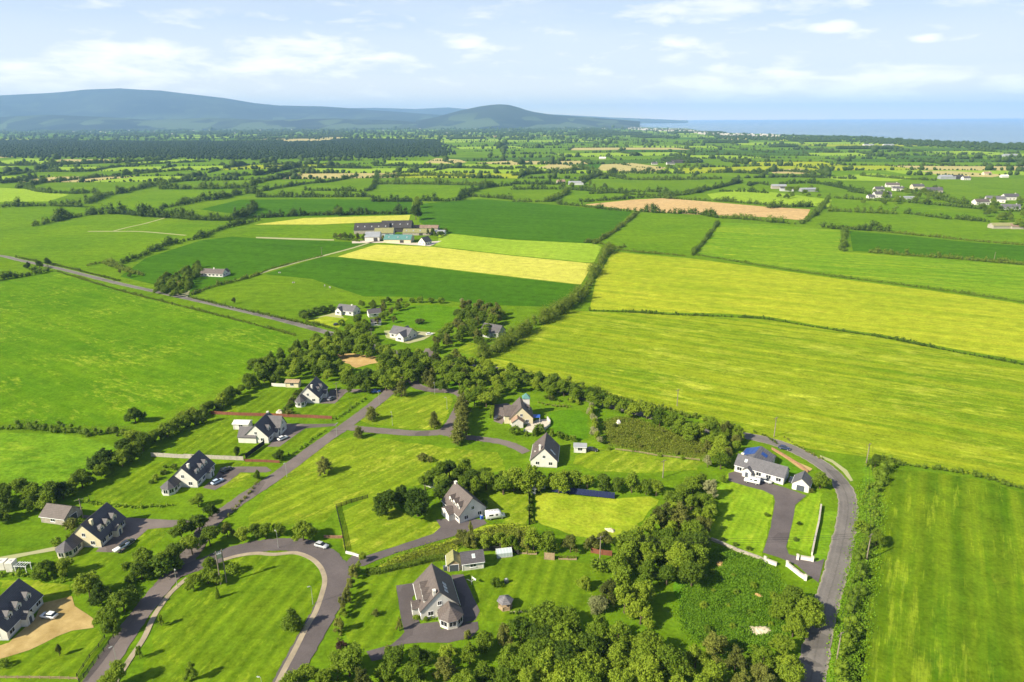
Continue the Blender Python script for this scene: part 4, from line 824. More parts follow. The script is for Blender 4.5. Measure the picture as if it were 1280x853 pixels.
HED = [
 (D("648,466 700,479 760,495 830,514 880,527 925,540"), 4.2, 5, 'wild', L_HEDGE, "bushy hedge between the big lower meadow and the tree belt"),
 (D("700,489 760,504 830,523 890,537"), 4.5, 6, 'wild', L_MID, "undergrowth along the lane inside the tree belt"),
 (D("602,450 625,436 645,424 665,413"), 8.5, 8.5, 'even', L_HEDGE, "tall thick hedge with sunlit top beside the dark house"),
 (D("671,408 690,398 708,387 716,382"), 8.5, 8.5, 'even', L_HEDGE, "second tall thick hedge with sunlit top, farther along the meadow edge"),
 (D("718,381 728,370 738,352 752,328 765,311"), 8, 9, 'wild', L_HEDGE, "overgrown hedge running up between yellow strip and yellow field"),
 (D("737,389 790,391 840,394 900,396 916,397"), 2.2, 2.2, 'wild', L_DARK, "left half of the dark hedge dividing the two big yellow meadows"),
 (D("922,397 960,400 1040,413 1100,422 1180,438 1330,466"), 2.2, 2.2, 'wild', L_DARK, "right half of the dark hedge dividing the two big yellow meadows"),
 (D("870,319 960,334 1050,347 1160,361 1330,386"), 2.2, 2.4, 'wild', L_DARK, "long dark hedge above the upper yellow meadow at right"),
 (D("768,311 790,315 840,319 858,321"), 2.5, 2.4, 'wild', None, "short hedge at the top of the upper yellow meadow"),
 (D("864,320 880,303 898,278"), 4.5, 4, 'wild', L_DARK, "dark overgrown hedge right of the square green field"),
 (D("742,306 765,292 780,281 798,266"), 4.5, 5, 'wild', None, "overgrown hedge left of the square green field"),
 (D("730,304 745,304 770,310 783,309"), 3.5, 4, 'wild', None, "bushy hedge corner above the yellow strip's right end"),
 (D("1054,315 1054,302 1056,288"), 6, 6, 'wild', L_DARK, "short dark block of hedge at the right green field"),
 (D("1086,316 1125,319 1180,323 1240,328 1330,336"), 5, 4.5, 'wild', None, "shrubby hedge below the right green field"),
 (D("1060,286 1100,290 1160,296 1220,302 1320,310"), 3.5, 4, 'wild', None, "bushy hedge above the right green field"),
 (D("-40,537 0,537 40,537 75,540 112,544"), 4.0, 4.0, 'wild', L_DARK, "broad dark hedge between left meadow and rough field"),
 (D("108,546 140,542 165,545"), 4, 5, 'wild', None, "shrubby end of the hedge by the left meadow corner"),
 (D("72,340 150,364 225,383 320,407 370,420"), 2.0, 2.2, 'wild', None, "roadside hedge below the country road"),
 (D("20,322 60,330 100,339 150,352"), 1.8, 2.5, 'wild', None, "roadside hedge above the left part of the country road"),
 (D("235,372 290,385 340,396 395,409"), 2.0, 2.4, 'wild', None, "roadside hedge below the cow pasture"),
 (D("148,331 180,320 215,305 250,298 285,285 325,276"), 7, 8, 'wild', L_DARK, "tree-filled dark hedgerow between the two left green fields"),
 (D("110,333 130,330 165,342 180,345"), 5, 5, 'wild', None, "bushes where the dark hedgerow meets the country road"),
 (D("-40,356 0,350 30,346 62,339"), 7, 7, 'wild', L_DARK, "tall dark hedgerow at the left edge above the meadow"),
 (D("240,369 270,358 300,351 322,344"), 3.5, 3.5, 'wild', None, "clipped hedge right of the lone cottage"),
 (A('6', "0,262 60,232 200,193 335,160"), 1.8, 2.5, 'wild', L_DARK, "low dark hedge beside the farm lane"),
 (A('6', "350,560 420,540 300,505 250,490"), 2.5, 2.6, 'wild', None, "hedge in front of the upper cottage lawn"),
 (D("1092,577 1150,585 1220,596 1330,628"), 2.8, 3.3, 'wild', L_DARK, "dark hedge along the top of the right-hand field"),
 (A('p', "250,-120 240,-20 215,60 190,140 165,250 145,340 130,420"), 4.0, 5.6, 'even', L_MID, "upper part of the hedge between road and right-hand field"),
 (A('p', "125,440 110,520 90,620 75,720 60,830 40,960"), 4.0, 5.6, 'even', L_MID, "lower part of the hedge between road and right-hand field"),
 (A('e', "1330,430 1280,560 1240,680 1225,850"), 4, 4.5, 'wild', L_MID, "overgrown hedge beside the road bend by the right-hand field"),
 (A('e', "640,250 760,330 880,400"), 1.3, 2, 'wild', L_OLIVE, "low verge hedge outside the road bend"),
 (A('e', "430,210 520,250 600,300"), 2, 2, 'wild', None, "low hedge between bungalow and road"),
 (A('e', "1180,420 1260,520 1200,600 1160,700"), 1.8, 3, 'wild', L_MID, "rank growth on the verge outside the road bend"),
 (A('b', "1275,260 1210,300 1150,345 1090,385 1045,405"), 1.4, 1.8, 'wild', L_DARK, "low roadside hedge before the highest white house"),
 (A('b', "1005,470 930,520 870,570 800,620 740,640"), 1.1, 1.4, 'wild', L_DARK, "low roadside hedge before the white L-shaped house"),
 (A('b', "570,790 530,830 480,900 400,990 340,1050"), 1.2, 1.6, 'wild', L_OLIVE, "low reddish hedge along the estate road before the third house"),
 (A('f', "540,150 680,170 850,185 1000,185 1150,175"), 1.8, 2.6, 'wild', L_MID, "bushy boundary hedge between the second and third houses"),
 (A('f', "-40,640 100,640 220,650 330,670 480,680"), 1.6, 2.5, 'wild', L_MID, "garden hedge above the bottom-left house"),
 (A('a', "960,600 1060,540 1150,480 1290,440 1400,410"), 4.6, 5.5, 'wild', L_HEDGE, "dark hedge between meadow and the L-shaped house's garden"),
 (A('b', "-40,430 60,420 150,390 220,350 300,330"), 4.4, 5, 'wild', L_HEDGE, "dark hedge behind the garden with the red fence"),
 (A('m', "-10,1000 20,620 30,500"), 1.5, 2, 'wild', L_OLIVE, "low scruffy hedge right of the crescent road"),
 (A('m', "200,130 300,120 400,95 520,70 640,40 720,30"), 1.1, 1.6, 'clip', L_DARK, "low dark hedge behind the lowest house"),
 (A('6', "520,90 400,75 410,65 480,60"), 2.5, 3, 'wild', L_DARK, "dark bushes at the left end of the farmyard"),
 (A('c', "950,215 940,300 930,390"), 1.6, 1.4, 'clip', L_LIGHT, "clipped light hedge beside the teal-topped house yard"),
 (A('d', "170,290 280,310 400,320"), 1.6, 2.5, 'wild', L_OLIVE, "border planting behind the fine lawn"),
 (A('m', "540,400 600,440 690,430"), .7, .9, 'wild', L_MID, "flower bed shrubs at the lit gable of the lowest house"),
 (A('n', "-30,400 120,395 300,385 420,370"), 1.6, 2, 'wild', L_MID, "undergrowth along the lower edge of the gazebo lawn"),
]
for px, h, wd, st, lf, lab in HED: hedge(px, h, wd, lab, st, lf)

# ------------------------------------------------------------------ houses
def face(rot, off):      # a wall face: local (s along, out, z) -> house coordinates; out is +y of the face
    return Matrix.Rotation(rot, 4, 'Z') @ Matrix.Translation((0, off, 0))
def window(root, M, s, z, w=1.2, h=1.2, pane=None, name='window', sill=True, bars=1):
    f = MB(); t = .07; y0, y1 = -.02, .06
    f.box(s-w/2, s+w/2, y0, y1, z, z+t, M).box(s-w/2, s+w/2, y0, y1, z+h-t, z+h, M)
    f.box(s-w/2, s-w/2+t, y0, y1, z+t, z+h-t, M).box(s+w/2-t, s+w/2, y0, y1, z+t, z+h-t, M)
    for b in range(bars):
        x = s-w/2+w*(b+1)/(bars+1); f.box(x-.03, x+.03, y0, y1-.005, z+t, z+h-t, M)
    if sill: f.box(s-w/2-.08, s+w/2+.08, -.02, .14, z-.1, z-.004, M)
    o = f.build(name, m_upvc, root)
    p = MB().box(s-w/2+t*.8, s+w/2-t*.8, -.02, .025, z+t*.8, z+h-t*.8, M).build('pane', pane or m_glass, o); return o
def door(root, M, s, mat=None, w=1.0, h=2.1, name='door'):
    o = MB().box(s-w/2, s+w/2, -.02, .05, .05, h, M).build(name, mat or m_door, root)
    MB().box(s-w/2-.09, s-w/2-.002, -.02, .08, .05, h+.09, M).box(s+w/2+.002, s+w/2+.09, -.02, .08, .05, h+.09, M).box(s-w/2-.002, s+w/2+.002, -.02, .08, h+.003, h+.09, M).build('frame', m_upvc, o); return o
def gable_prism(W, he, hr): return [(-W/2, 0), (W/2, 0), (W/2, he), (0, hr), (-W/2, he)]
def roof_mesh(L, W, he, hr, mat, root, ov=.35, gov=.25, th=.16, M=None, name='roof', cx=0):
    sl = (hr-he)/(W/2); e = W/2+ov; ze = he-ov*sl; m = MB(); up = th*math.hypot(1, sl)
    for s in (-1, 1):
        pr = [(s*e, ze+.03), (s*e, ze+.03+up), (0, hr+.03+up), (0, hr+.03)]
        if s > 0: pr = pr[::-1]
        m.prism(pr if s < 0 else pr, cx-L/2-gov, cx+L/2+gov, M)
    o = m.build(name, mat, root)
    bm = bmesh.new(); bm.from_mesh(o.data); bmesh.ops.recalc_face_normals(bm, faces=bm.faces); bm.to_mesh(o.data); bm.free(); return o
def house(label, r0, r1, hr=7.5, he=2.75, W=9.6, L=None, wall=None, roof=None, dormers=(), chims=(), porch=None, sun=None, sky=(), skip=(), wing=(), big=(), name='house', cat='house', nwin=3, ang=None, pos=None, gw=True, garage=None, group=None, wings_win=True, plinth=True):
    wall = wall or m_white; roof = roof or m_slate
    if pos is None:
        a = G(*r0, hr); b = G(*r1, hr); c = (a+b)/2; d = b-a; ang = math.atan2(d[1], d[0]) if ang is None else ang; L = L or float(np.linalg.norm(d))-.4
    else: c = pos
    root = empty(name, label, cat, (c[0], c[1], 0), ang, group)
    wl = MB().prism(gable_prism(W, he, hr), -L/2, L/2).build('wall', wall, root)
    rf = roof_mesh(L, W, he, hr, roof, root); sl = (hr-he)/(W/2)
    MB().tube((-L/2-.25, 0, hr+.25), (L/2+.25, 0, hr+.25), .12, n=6).build('ridge_tiles', roof, rf)
    slg = (hr-he)/(W/2); ye = W/2+.40; zg = he-.35*slg+.02
    for s_ in (-1, 1):
        gt = MB().tube((-L/2-.2, s_*ye, zg), (L/2+.2, s_*ye, zg), .075, n=6)
        for xq in (-L/2+.25, L/2-.25): gt.tube((xq, s_*(W/2+.06), .1), (xq, s_*(W/2+.06), zg-.1), .045, n=5).tube((xq, s_*(W/2+.06), zg-.12), (xq, s_*ye, zg-.03), .045, n=5)
        gt.build('gutter', m_upvc if wall is not m_cream else m_door, root)
    if plinth: MB().box(-L/2-.02, L/2+.02, -W/2-.02, W/2+.02, 0, .28).build('plinth', m_grey, root)
    faces = {'+': (face(0, W/2), L), '-': (face(math.pi, W/2), L), 'n': (face(math.pi/2, L/2), W), 'f': (face(-math.pi/2, L/2), W)}   # f: x=+L/2 end, n: x=-L/2 end
    for sd in '+-':
        if sd in skip: continue
        M, ln = faces[sd]; ps = porch if porch and porch[0] == sd else None
        for k in range(nwin):
            s = -ln/2+ln*(k+.5)/nwin
            if ps and abs(s-(ps[1]*ln/2 if sd == '+' else -ps[1]*ln/2)) < 1.7: continue
            window(root, M, s, .85, 1.75, 1.4)
    if gw:
        for sd in 'nf':
            if sd in skip: continue
            M, ln = faces[sd]
            for s in (-ln*.25, ln*.25): window(root, M, s, .85, 1.4, 1.35)
            if hr > 6: window(root, M, 0, 3.5, 1.1, 1.25)
    if porch:
        sd = 1 if porch[0] == '+' else -1; x = porch[1]*L/2; pw, pd = porch[2] if len(porch) > 2 else (2.6, 1.6)
        M = Matrix.Translation((x, sd*(W/2+pd/2-.01), 0)) @ Matrix.Rotation(math.pi/2, 4, 'Z')
        po = MB().prism(gable_prism(pw, 2.4, 3.6), -pd/2, pd/2, M).build('porch', wall, root)
        roof_mesh(pd, pw, 2.4, 3.6, roof, po, .2, .12, .12, M, 'porch_roof')
        Mf = Matrix.Translation((x, sd*(W/2+pd), 0)) @ Matrix.Rotation(0 if sd > 0 else math.pi, 4, 'Z')
        door(po, Mf, 0)
    for sd, t in dormers:
        s = 1 if sd == '+' else -1; x = t*L/2; yf = W/2-1.0; zf = he+1.0*sl; dw = 2.0; ez = zf+1.25; rz = ez+.95; yb = max(.15, (hr-rz)/sl); dl = yf-yb+.0
        M = Matrix.Translation((x, s*(yf-dl/2), 0)) @ Matrix.Rotation(math.pi/2, 4, 'Z')
        pr = [(-dw/2, zf-.4), (dw/2, zf-.4), (dw/2, ez), (0, rz), (-dw/2, ez)]
        do = MB().prism(pr, -dl/2, dl/2, M).build('dormer', wall, root)
        roof_mesh(dl, dw, ez, rz, roof, do, .16, .14, .1, M, 'dormer_roof')
        Mf = Matrix.Translation((x, s*yf, 0)) @ Matrix.Rotation(0 if s > 0 else math.pi, 4, 'Z')
        window(do, Mf, 0, zf+.12, 1.15, 1.1, name='dormer_window', sill=False)
    for t, y, hh in chims:
        zb = hr-abs(y)*sl-.6; x = t*L/2
        ch = MB().box(x-.45, x+.45, y-.35, y+.35, zb, hr+hh).box(x-.52, x+.52, y-.42, y+.42, hr+hh, hr+hh+.16).build('chimney', wall, rf)
    for sd, t, v in sky:
        s = 1 if sd == '+' else -1; y = s*(W/2)*(1-v); z = he+(W/2-abs(y))*sl; a = math.atan(sl)
        M = Matrix.Translation((t*L/2, y, z+.24)) @ Matrix.Rotation(-s*a, 4, 'X')
        so = MB().box(-.45, .45, -.6, .6, -.08, .05, M).build('skylight', m_upvc, root); MB().box(-.36, .36, -.5, .5, .0, .07, M).build('pane', m_ghouse, so)
    for wg in wing:   # cross wing: side, t along the house, width, depth, eave, ridge
        sd, t, ww_, dp, e2, r2 = wg[:6]; s = 1 if sd == '+' else -1; x = t*L/2; y0 = 0.0; dl = W/2+dp
        M = Matrix.Translation((x, s*dl/2, 0)) @ Matrix.Rotation(math.pi/2, 4, 'Z')
        wo = MB().prism(gable_prism(ww_, e2, r2), -dl/2, dl/2, M).build('wing', wall, root)
        roof_mesh(dl, ww_, e2, r2, wg[6] if len(wg) > 6 else roof, wo, .3, .22, .16, M, 'wing_roof')
        Mf = Matrix.Translation((x, s*dl, 0)) @ Matrix.Rotation(0 if s > 0 else math.pi, 4, 'Z')
        window(wo, Mf, 0, .9, min(2.2, ww_*.5), 1.4, name='wing_window', bars=2)
        if r2 > 6: window(wo, Mf, 0, 3.6, 1.2, 1.3, name='wing_window')
    if sun:           # sunroom: centre x, y, radius, link length towards the house, link width
        cx, cy, r, dirx, diry, ll = sun
        pts = [(cx+r*math.cos(R(22.5+45*i)), cy+r*math.sin(R(22.5+45*i))) for i in range(8)]
        so = MB().poly(pts, 0, 2.45).build('sunroom', wall, root)
        ov = [(cx+(r+.3)*math.cos(R(22.5+45*i)), cy+(r+.3)*math.sin(R(22.5+45*i))) for i in range(8)]
        MB().cone(ov, (cx, cy, 4.6), 2.46).build('sunroom_roof', roof, so)
        for i in range(8):
            an = R(45*(i+1)); ap = r*math.cos(R(22.5)); nx_, ny_ = math.cos(an), math.sin(an)
            if nx_*dirx+ny_*diry > .5: continue
            M = Matrix.Translation((cx+nx_*ap, cy+ny_*ap, 0)) @ Matrix.Rotation(an-math.pi/2, 4, 'Z')
            window(so, M, 0, .75, r*.62, 1.45, name='sunroom_window', sill=False)
        if ll:
            an = math.atan2(diry, dirx); M = Matrix.Translation((cx+dirx*ll/2, cy+diry*ll/2, 0)) @ Matrix.Rotation(an, 4, 'Z')
            lk = MB().prism(gable_prism(r*1.7, 2.4, 4.4), -ll/2, ll/2, M).build('sunroom_link', wall, root)
            roof_mesh(ll, r*1.7, 2.4, 4.4, roof, lk, .25, 0, .14, M, 'link_roof')
            for sg in (0, math.pi):
                window(lk, Matrix.Translation((cx+dirx*ll/2, cy+diry*ll/2, 0)) @ Matrix.Rotation(an+sg, 4, 'Z') @ Matrix.Translation((0, r*.85, 0)), 0, .8, min(1.8, ll*.6), 1.4, name='link_window', bars=2)
    if garage:
        M, ln = faces[garage]; gd = MB().box(-1.25, 1.25, -.02, .05, .05, 2.15, M).build('garage_door', m_door, root)
        MB().box(-1.37, -1.252, -.02, .09, .05, 2.25, M).box(1.252, 1.37, -.02, .09, .05, 2.25, M).box(-1.252, 1.252, -.02, .09, 2.153, 2.25, M).build('frame', m_upvc, gd)
    return root
hA = house("white house with navy slate roof and three dormers, cut by the left edge", (20.5,727.6), (-20,766), dormers=[('+',-.55),('+',.0),('+',.5)], porch=('+',.1), nwin=4, L=13.2)
hB = house("dark-roofed house with cream gable and octagonal grey-roofed sunroom, boat parked in front", (134,629), (101,657), wall=m_cream, dormers=[('+',-.5),('+',.02),('+',.5)], porch=('+',-.12), chims=[(.62,1.4,.3)], sun=(9.6,-3.0,2.7,-1,0,3.6), nwin=4, skip='-')
hC = house("white-gabled dormer house with octagonal sunroom beside two parked cars", (249,563.7), (225.9,585.3), dormers=[('+',-.45),('+',.02),('+',.5)], porch=('+',-.2), chims=[(.68,1.4,.3)], sun=(9.6,-3.2,2.5,-1,0,3.4), nwin=4, skip='-')
hD = house("L-shaped white house with cross gables and white annex beside the red fence", (333.5,517.4), (320.3,530), L=12.5, dormers=[('+',.35)], wing=[('+',-.62,6.2,1.8,2.75,7.0),('-',.62,5.6,2.4,2.6,5.6)], chims=[(-.9,0,.5)], porch=('+',-.05), nwin=3)
hE = house("highest white house of the estate row, with dark roof and small sunroom", (395.3,471.3), (383.6,484.9), dormers=[('+',-.3),('+',.25)], porch=('+',-.1), chims=[(.7,1.4,.4)], sun=(9.2,-2.6,2.3,-1,0,3), nwin=3, skip='-')
hF = house("brown-roofed house with three white dormers and shaded gable beside the campervan", (568.7,603.5), (591,623.4), roof=m_slate3, dormers=[('-',-.35),('-',.1),('-',.55)], porch=('-',.05,(5.0,2.2)), chims=[(-.93,0,.6)], nwin=4, skip='+')
hG = house("large lowest house with round brown-roofed sunroom, dormers and navy rear roof slope", (539.4,705.5), (549.2,740.6), roof=m_slate3, dormers=[('-',-.25),('-',.2),('-',.62)], porch=('-',.42,(3.0,1.9)), chims=[(.9,-1.2,.2)], sun=(8.2,2.2,3.1,-1,0,2.2), sky=[('+',.1,.55),('+',.35,.55),('+',.6,.55)], nwin=4)
hH = house("house with deep blue right roof slope and two skylights at the end of the lane", (683,542.4), (680.2,560), L=12.6, roof=m_slate3, W=9.4, dormers=[('-',-.3),('-',.3)], chims=[(.78,-1.6,.4)], sky=[('+',.5,.45),('+',.55,.25)], nwin=3)
hI = house("cream and white house with teal-topped tower behind the curved white terrace", (649.5,496), (652,511), hr=7.6, L=10.5, W=9.5, wall=m_cream, dormers=[('+',-.2)], wing=[('-',.15,6.5,2.2,3.6,6.6)], nwin=3, roof=m_slate3)
def loc(root, x, y): return root.matrix_basis @ Vector((x, y, 0))
tw = MB().box(-5.4, -2.6, 1.2, 4.0, 0, 8.2).build('tower', m_white, hI); MB().cone([(-5.7,.9),(-2.3,.9),(-2.3,4.3),(-5.7,4.3)], (-4, 2.6, 10.2), 8.21).build('tower_roof', m_teal, tw)
an = MB().prism(gable_prism(4.6, 2.5, 4.2), 5.24, 8.6, Matrix.Translation((0, -1.8, 0))).build('annex', m_white, hI); roof_mesh(3.4, 4.6, 2.5, 4.2, m_tile, an, .25, .2, .14, Matrix.Translation((6.95, -1.8, 0)), 'annex_roof')
a = G(917.6,580.4,2.8); b = G(980.9,598,2.8); dj = (b-a)/np.linalg.norm(b-a); nj = np.array([-dj[1], dj[0], 0]); cj = (a+b)/2+nj*3.5
hJ = house("long white bungalow with grey roof and blue solar panels on its rear wing", None, None, pos=cj, ang=math.atan2(dj[1], dj[0]), L=16.8, W=6.9, hr=5.2, he=2.8, roof=m_slate2, porch=('-',-.42,(3.0,2.0)), chims=[(-.86,.6,.5)], wing=[('+',-.43,10.4,7.5,2.8,5.15)], nwin=5, sky=[('-',-.62,.55)])
Mw = Matrix.Translation((-.43*8.4, 7.3, 0))
sl = (5.15-2.8)/5.2
for sgn, mt, u0, u1, v0, v1, nm in [(-1, m_solarb, -3.3+1.7*i+.03, -3.3+1.7*(i+1)-.03, .35+1.62*j+.03, .35+1.62*(j+1)-.03, 'solar_panel') for i in range(4) for j in range(3)]+[(1, m_solarb, -1.6+1.1*i+.03, -.5+1.1*i-.03, 1.4, 3.4, 'solar_panel') for i in range(2)]:
    m = MB(); q = [(sgn*v0, u0), (sgn*v1, u0), (sgn*v1, u1), (sgn*v0, u1)]
    zz = lambda x: 5.15-abs(x)*sl+.26
    vs = [(x, y, zz(x)) for x, y in q]+[(x, y, zz(x)+.07) for x, y in q]
    m.add(vs, [(0,1,2,3),(4,7,6,5),(0,4,5,1),(1,5,6,2),(2,6,7,3),(3,7,4,0)], Mw); o = m.build(nm, mt, hJ)
    bm = bmesh.new(); bm.from_mesh(o.data); bmesh.ops.recalc_face_normals(bm, faces=bm.faces); bm.to_mesh(o.data); bm.free()
house("small white garage with dark door beside the bungalow", (1006,589.2), (1002,599.2), hr=4.6, he=2.5, W=5.2, roof=m_slate2, garage='f', nwin=1, gw=False, name='garage', cat='garage', plinth=False)
def box_at(label, px, hr, he, W, L, ang, wall, roof, name='shed', cat='shed', **k):
    p = G(*px); return house(label, None, None, pos=p, ang=R(ang), L=L, W=W, hr=hr, he=he, wall=wall, roof=roof, name=name, cat=cat, nwin=k.pop('nwin', 1), gw=False, plinth=False, **k)
box_at("grey-roofed stone garage above the boat-yard house", (78,648), 4.6, 2.4, 6.6, 9.0, -12, m_stone, m_slate3, 'garage', 'garage', garage='f')
box_at("white annex block joined to the garden side of the L-shaped house", (304,535), 3.2, 2.6, 3.6, 6.5, -4, m_white, m_white, 'annex', 'annex')
box_at("cream shed at the top corner of the highest garden", (367,483), 3.2, 2.5, 3.4, 6.4, -4, m_cream, m_wood)
box_at("small white outbuilding behind the campervan house", (545,606), 4.0, 2.4, 5.2, 6.6, -32, m_white, m_slate, 'outbuilding', 'outbuilding')
box_at("white garden cottage shed with dark roof window beside the greenhouse", (590,706), 4.3, 2.5, 4.6, 6.2, 12, m_white, m_slate, 'outbuilding', 'outbuilding', sky=[('-', .1, .5)])
box_at("timber shed with mossy ridged roof behind the lowest house", (567,708), 3.6, 2.3, 3.4, 4.6, 98, m_wood, m_olive, garage='n')
box_at("small pale shed at the garden corner near the green frame", (651,607), 2.6, 2.2, 2.6, 4.0, -6, m_greyw, m_tin)
box_at("white box shed beside the dark car by the navy-roofed house", (725,564), 3.0, 2.5, 3.0, 4.6, -6, m_white, m_tin)
box_at("brown low shed roof beside the white outbuilding", (568,624-11), 2.6, 2.1, 2.4, 3.0, -30, m_wood, m_tile)
box_at("dark small outbuilding between the upper cottages", (470,406), 3.6, 2.3, 5, 6, 15, m_grey, m_slate, 'outbuilding', 'outbuilding')
box_at("slim grey shed standing in the shade by the high fence", (665,616), 2.4, 2.1, 2.0, 2.6, -6, m_grey, m_tin)
# upper cottages
hK = house("grey-roofed white cottage with projecting gables above the estate", (428.4,380), (441,383.2), hr=5.6, he=2.8, W=8, L=13, roof=m_slate2, wing=[('-',-.55,4.6,2.0,2.8,4.9)], chims=[(.5,0,.6)], nwin=3, ang=R(-22))
box_at("small white garage with dark roof beside the upper cottage", (468,395), 4.6, 2.6, 5.6, 8, 22, m_white, m_slate, 'garage', 'garage')
hL = house("white bungalow with grey hipped gables facing the paved turning yard", (496,408), (511,411), hr=5.8, he=2.8, W=8.5, L=13, roof=m_slate2, wing=[('-',.5,5.5,3.6,2.8,5.2),('+',-.1,5,1.5,2.8,5.2)], nwin=3, ang=R(-28))
hM = house("lone white cottage by the country road among dark trees", (253,335), (281,338), hr=5.6, he=2.7, W=7.5, L=20, roof=m_slate3, chims=[(.05,0,1.0)], wing=[('+',.7,5,4,2.6,4.8)], nwin=6, ang=R(-10))
hN = house("dark slate-roofed house half hidden behind the tall hedge", (611,404), (622,408), hr=6.2, he=2.9, W=8.5, L=12, roof=m_slate, wall=m_grey, wing=[('-',-.2,5,2,2.9,5.8)], nwin=3, ang=R(-30))
# farmyard
def barn(label, px, L, W, he, hr, ang, wall, roof, open_=False, lights=0, name='barn'):
    p = G(*px); root = empty(name, label, 'barn', (p[0], p[1], 0), R(ang))
    MB().prism(gable_prism(W, he, hr), -L/2, L/2).build('wall', wall, root); rf = roof_mesh(L, W, he, hr, roof, root, .4, .3, .12)
    for i in range(lights):
        x = -L/2+L*(i+.5)/lights
        for s in (-1, 1):
            sl = (hr-he)/(W/2); y = s*W*.27; z = hr-abs(y)*sl+.26; M = Matrix.Translation((x, y, z)) @ Matrix.Rotation(-s*math.atan(sl), 4, 'X')
            MB().box(-.6, .6, -1.4, 1.4, -.03, .05, M).build('rooflight', m_tin, rf)
    MB().box(-L*.3, -L*.3+4, W/2-.02, W/2+.08, 0, he*.8).box(L*.1, L*.1+4, -W/2-.08, -W/2+.02, 0, he*.8).build('door', m_darktin, root); return root
FB = [("long dark-roofed cattle barn at the back left of the farmyard", (466,290), 38, 30, 4.5, 10, 6, m_stone, m_darktin, 5),
      ("second dark-roofed barn at the back of the farmyard", (497,288), 34, 30, 5, 11, 2, m_darktin, m_darktin, 4),
      ("white round-topped barn at the front of the farmyard", (467,300), 15, 18, 4.5, 8.5, 2, m_white, m_tin, 0),
      ("barn with mossy green roof in the farmyard middle", (481,295), 20, 20, 4.5, 8.5, 4, m_grey, m_olive, 0),
      ("green-blue tin barn at the front of the farmyard", (499,302), 28, 18, 3.4, 7, -4, m_cream, m_teal, 3),
      ("long brown-roofed shed at the right of the farmyard", (522,293), 30, 16, 3, 6, -2, m_stone, m_olive, 4),
      ("low rust-brown shed behind the right farm shed", (532,287), 30, 12, 2.6, 5, -3, m_stone, m_rust, 0),
      ("small grey farm store behind the white farmhouse", (550,293), 12, 9, 3, 4.6, -8, m_white, m_tin, 0)]
for lab, px, L_, W_, he, hr, an_, wl, rf, li in FB: barn(lab, px, L_, W_, he, hr, an_, wl, rf, lights=li)
house("white farmhouse with dark blue-looking roof at the front of the farmyard", (526,297), (536,296), hr=7.5, he=3.2, W=8.5, L=11, ang=R(60), nwin=3, name='farmhouse')
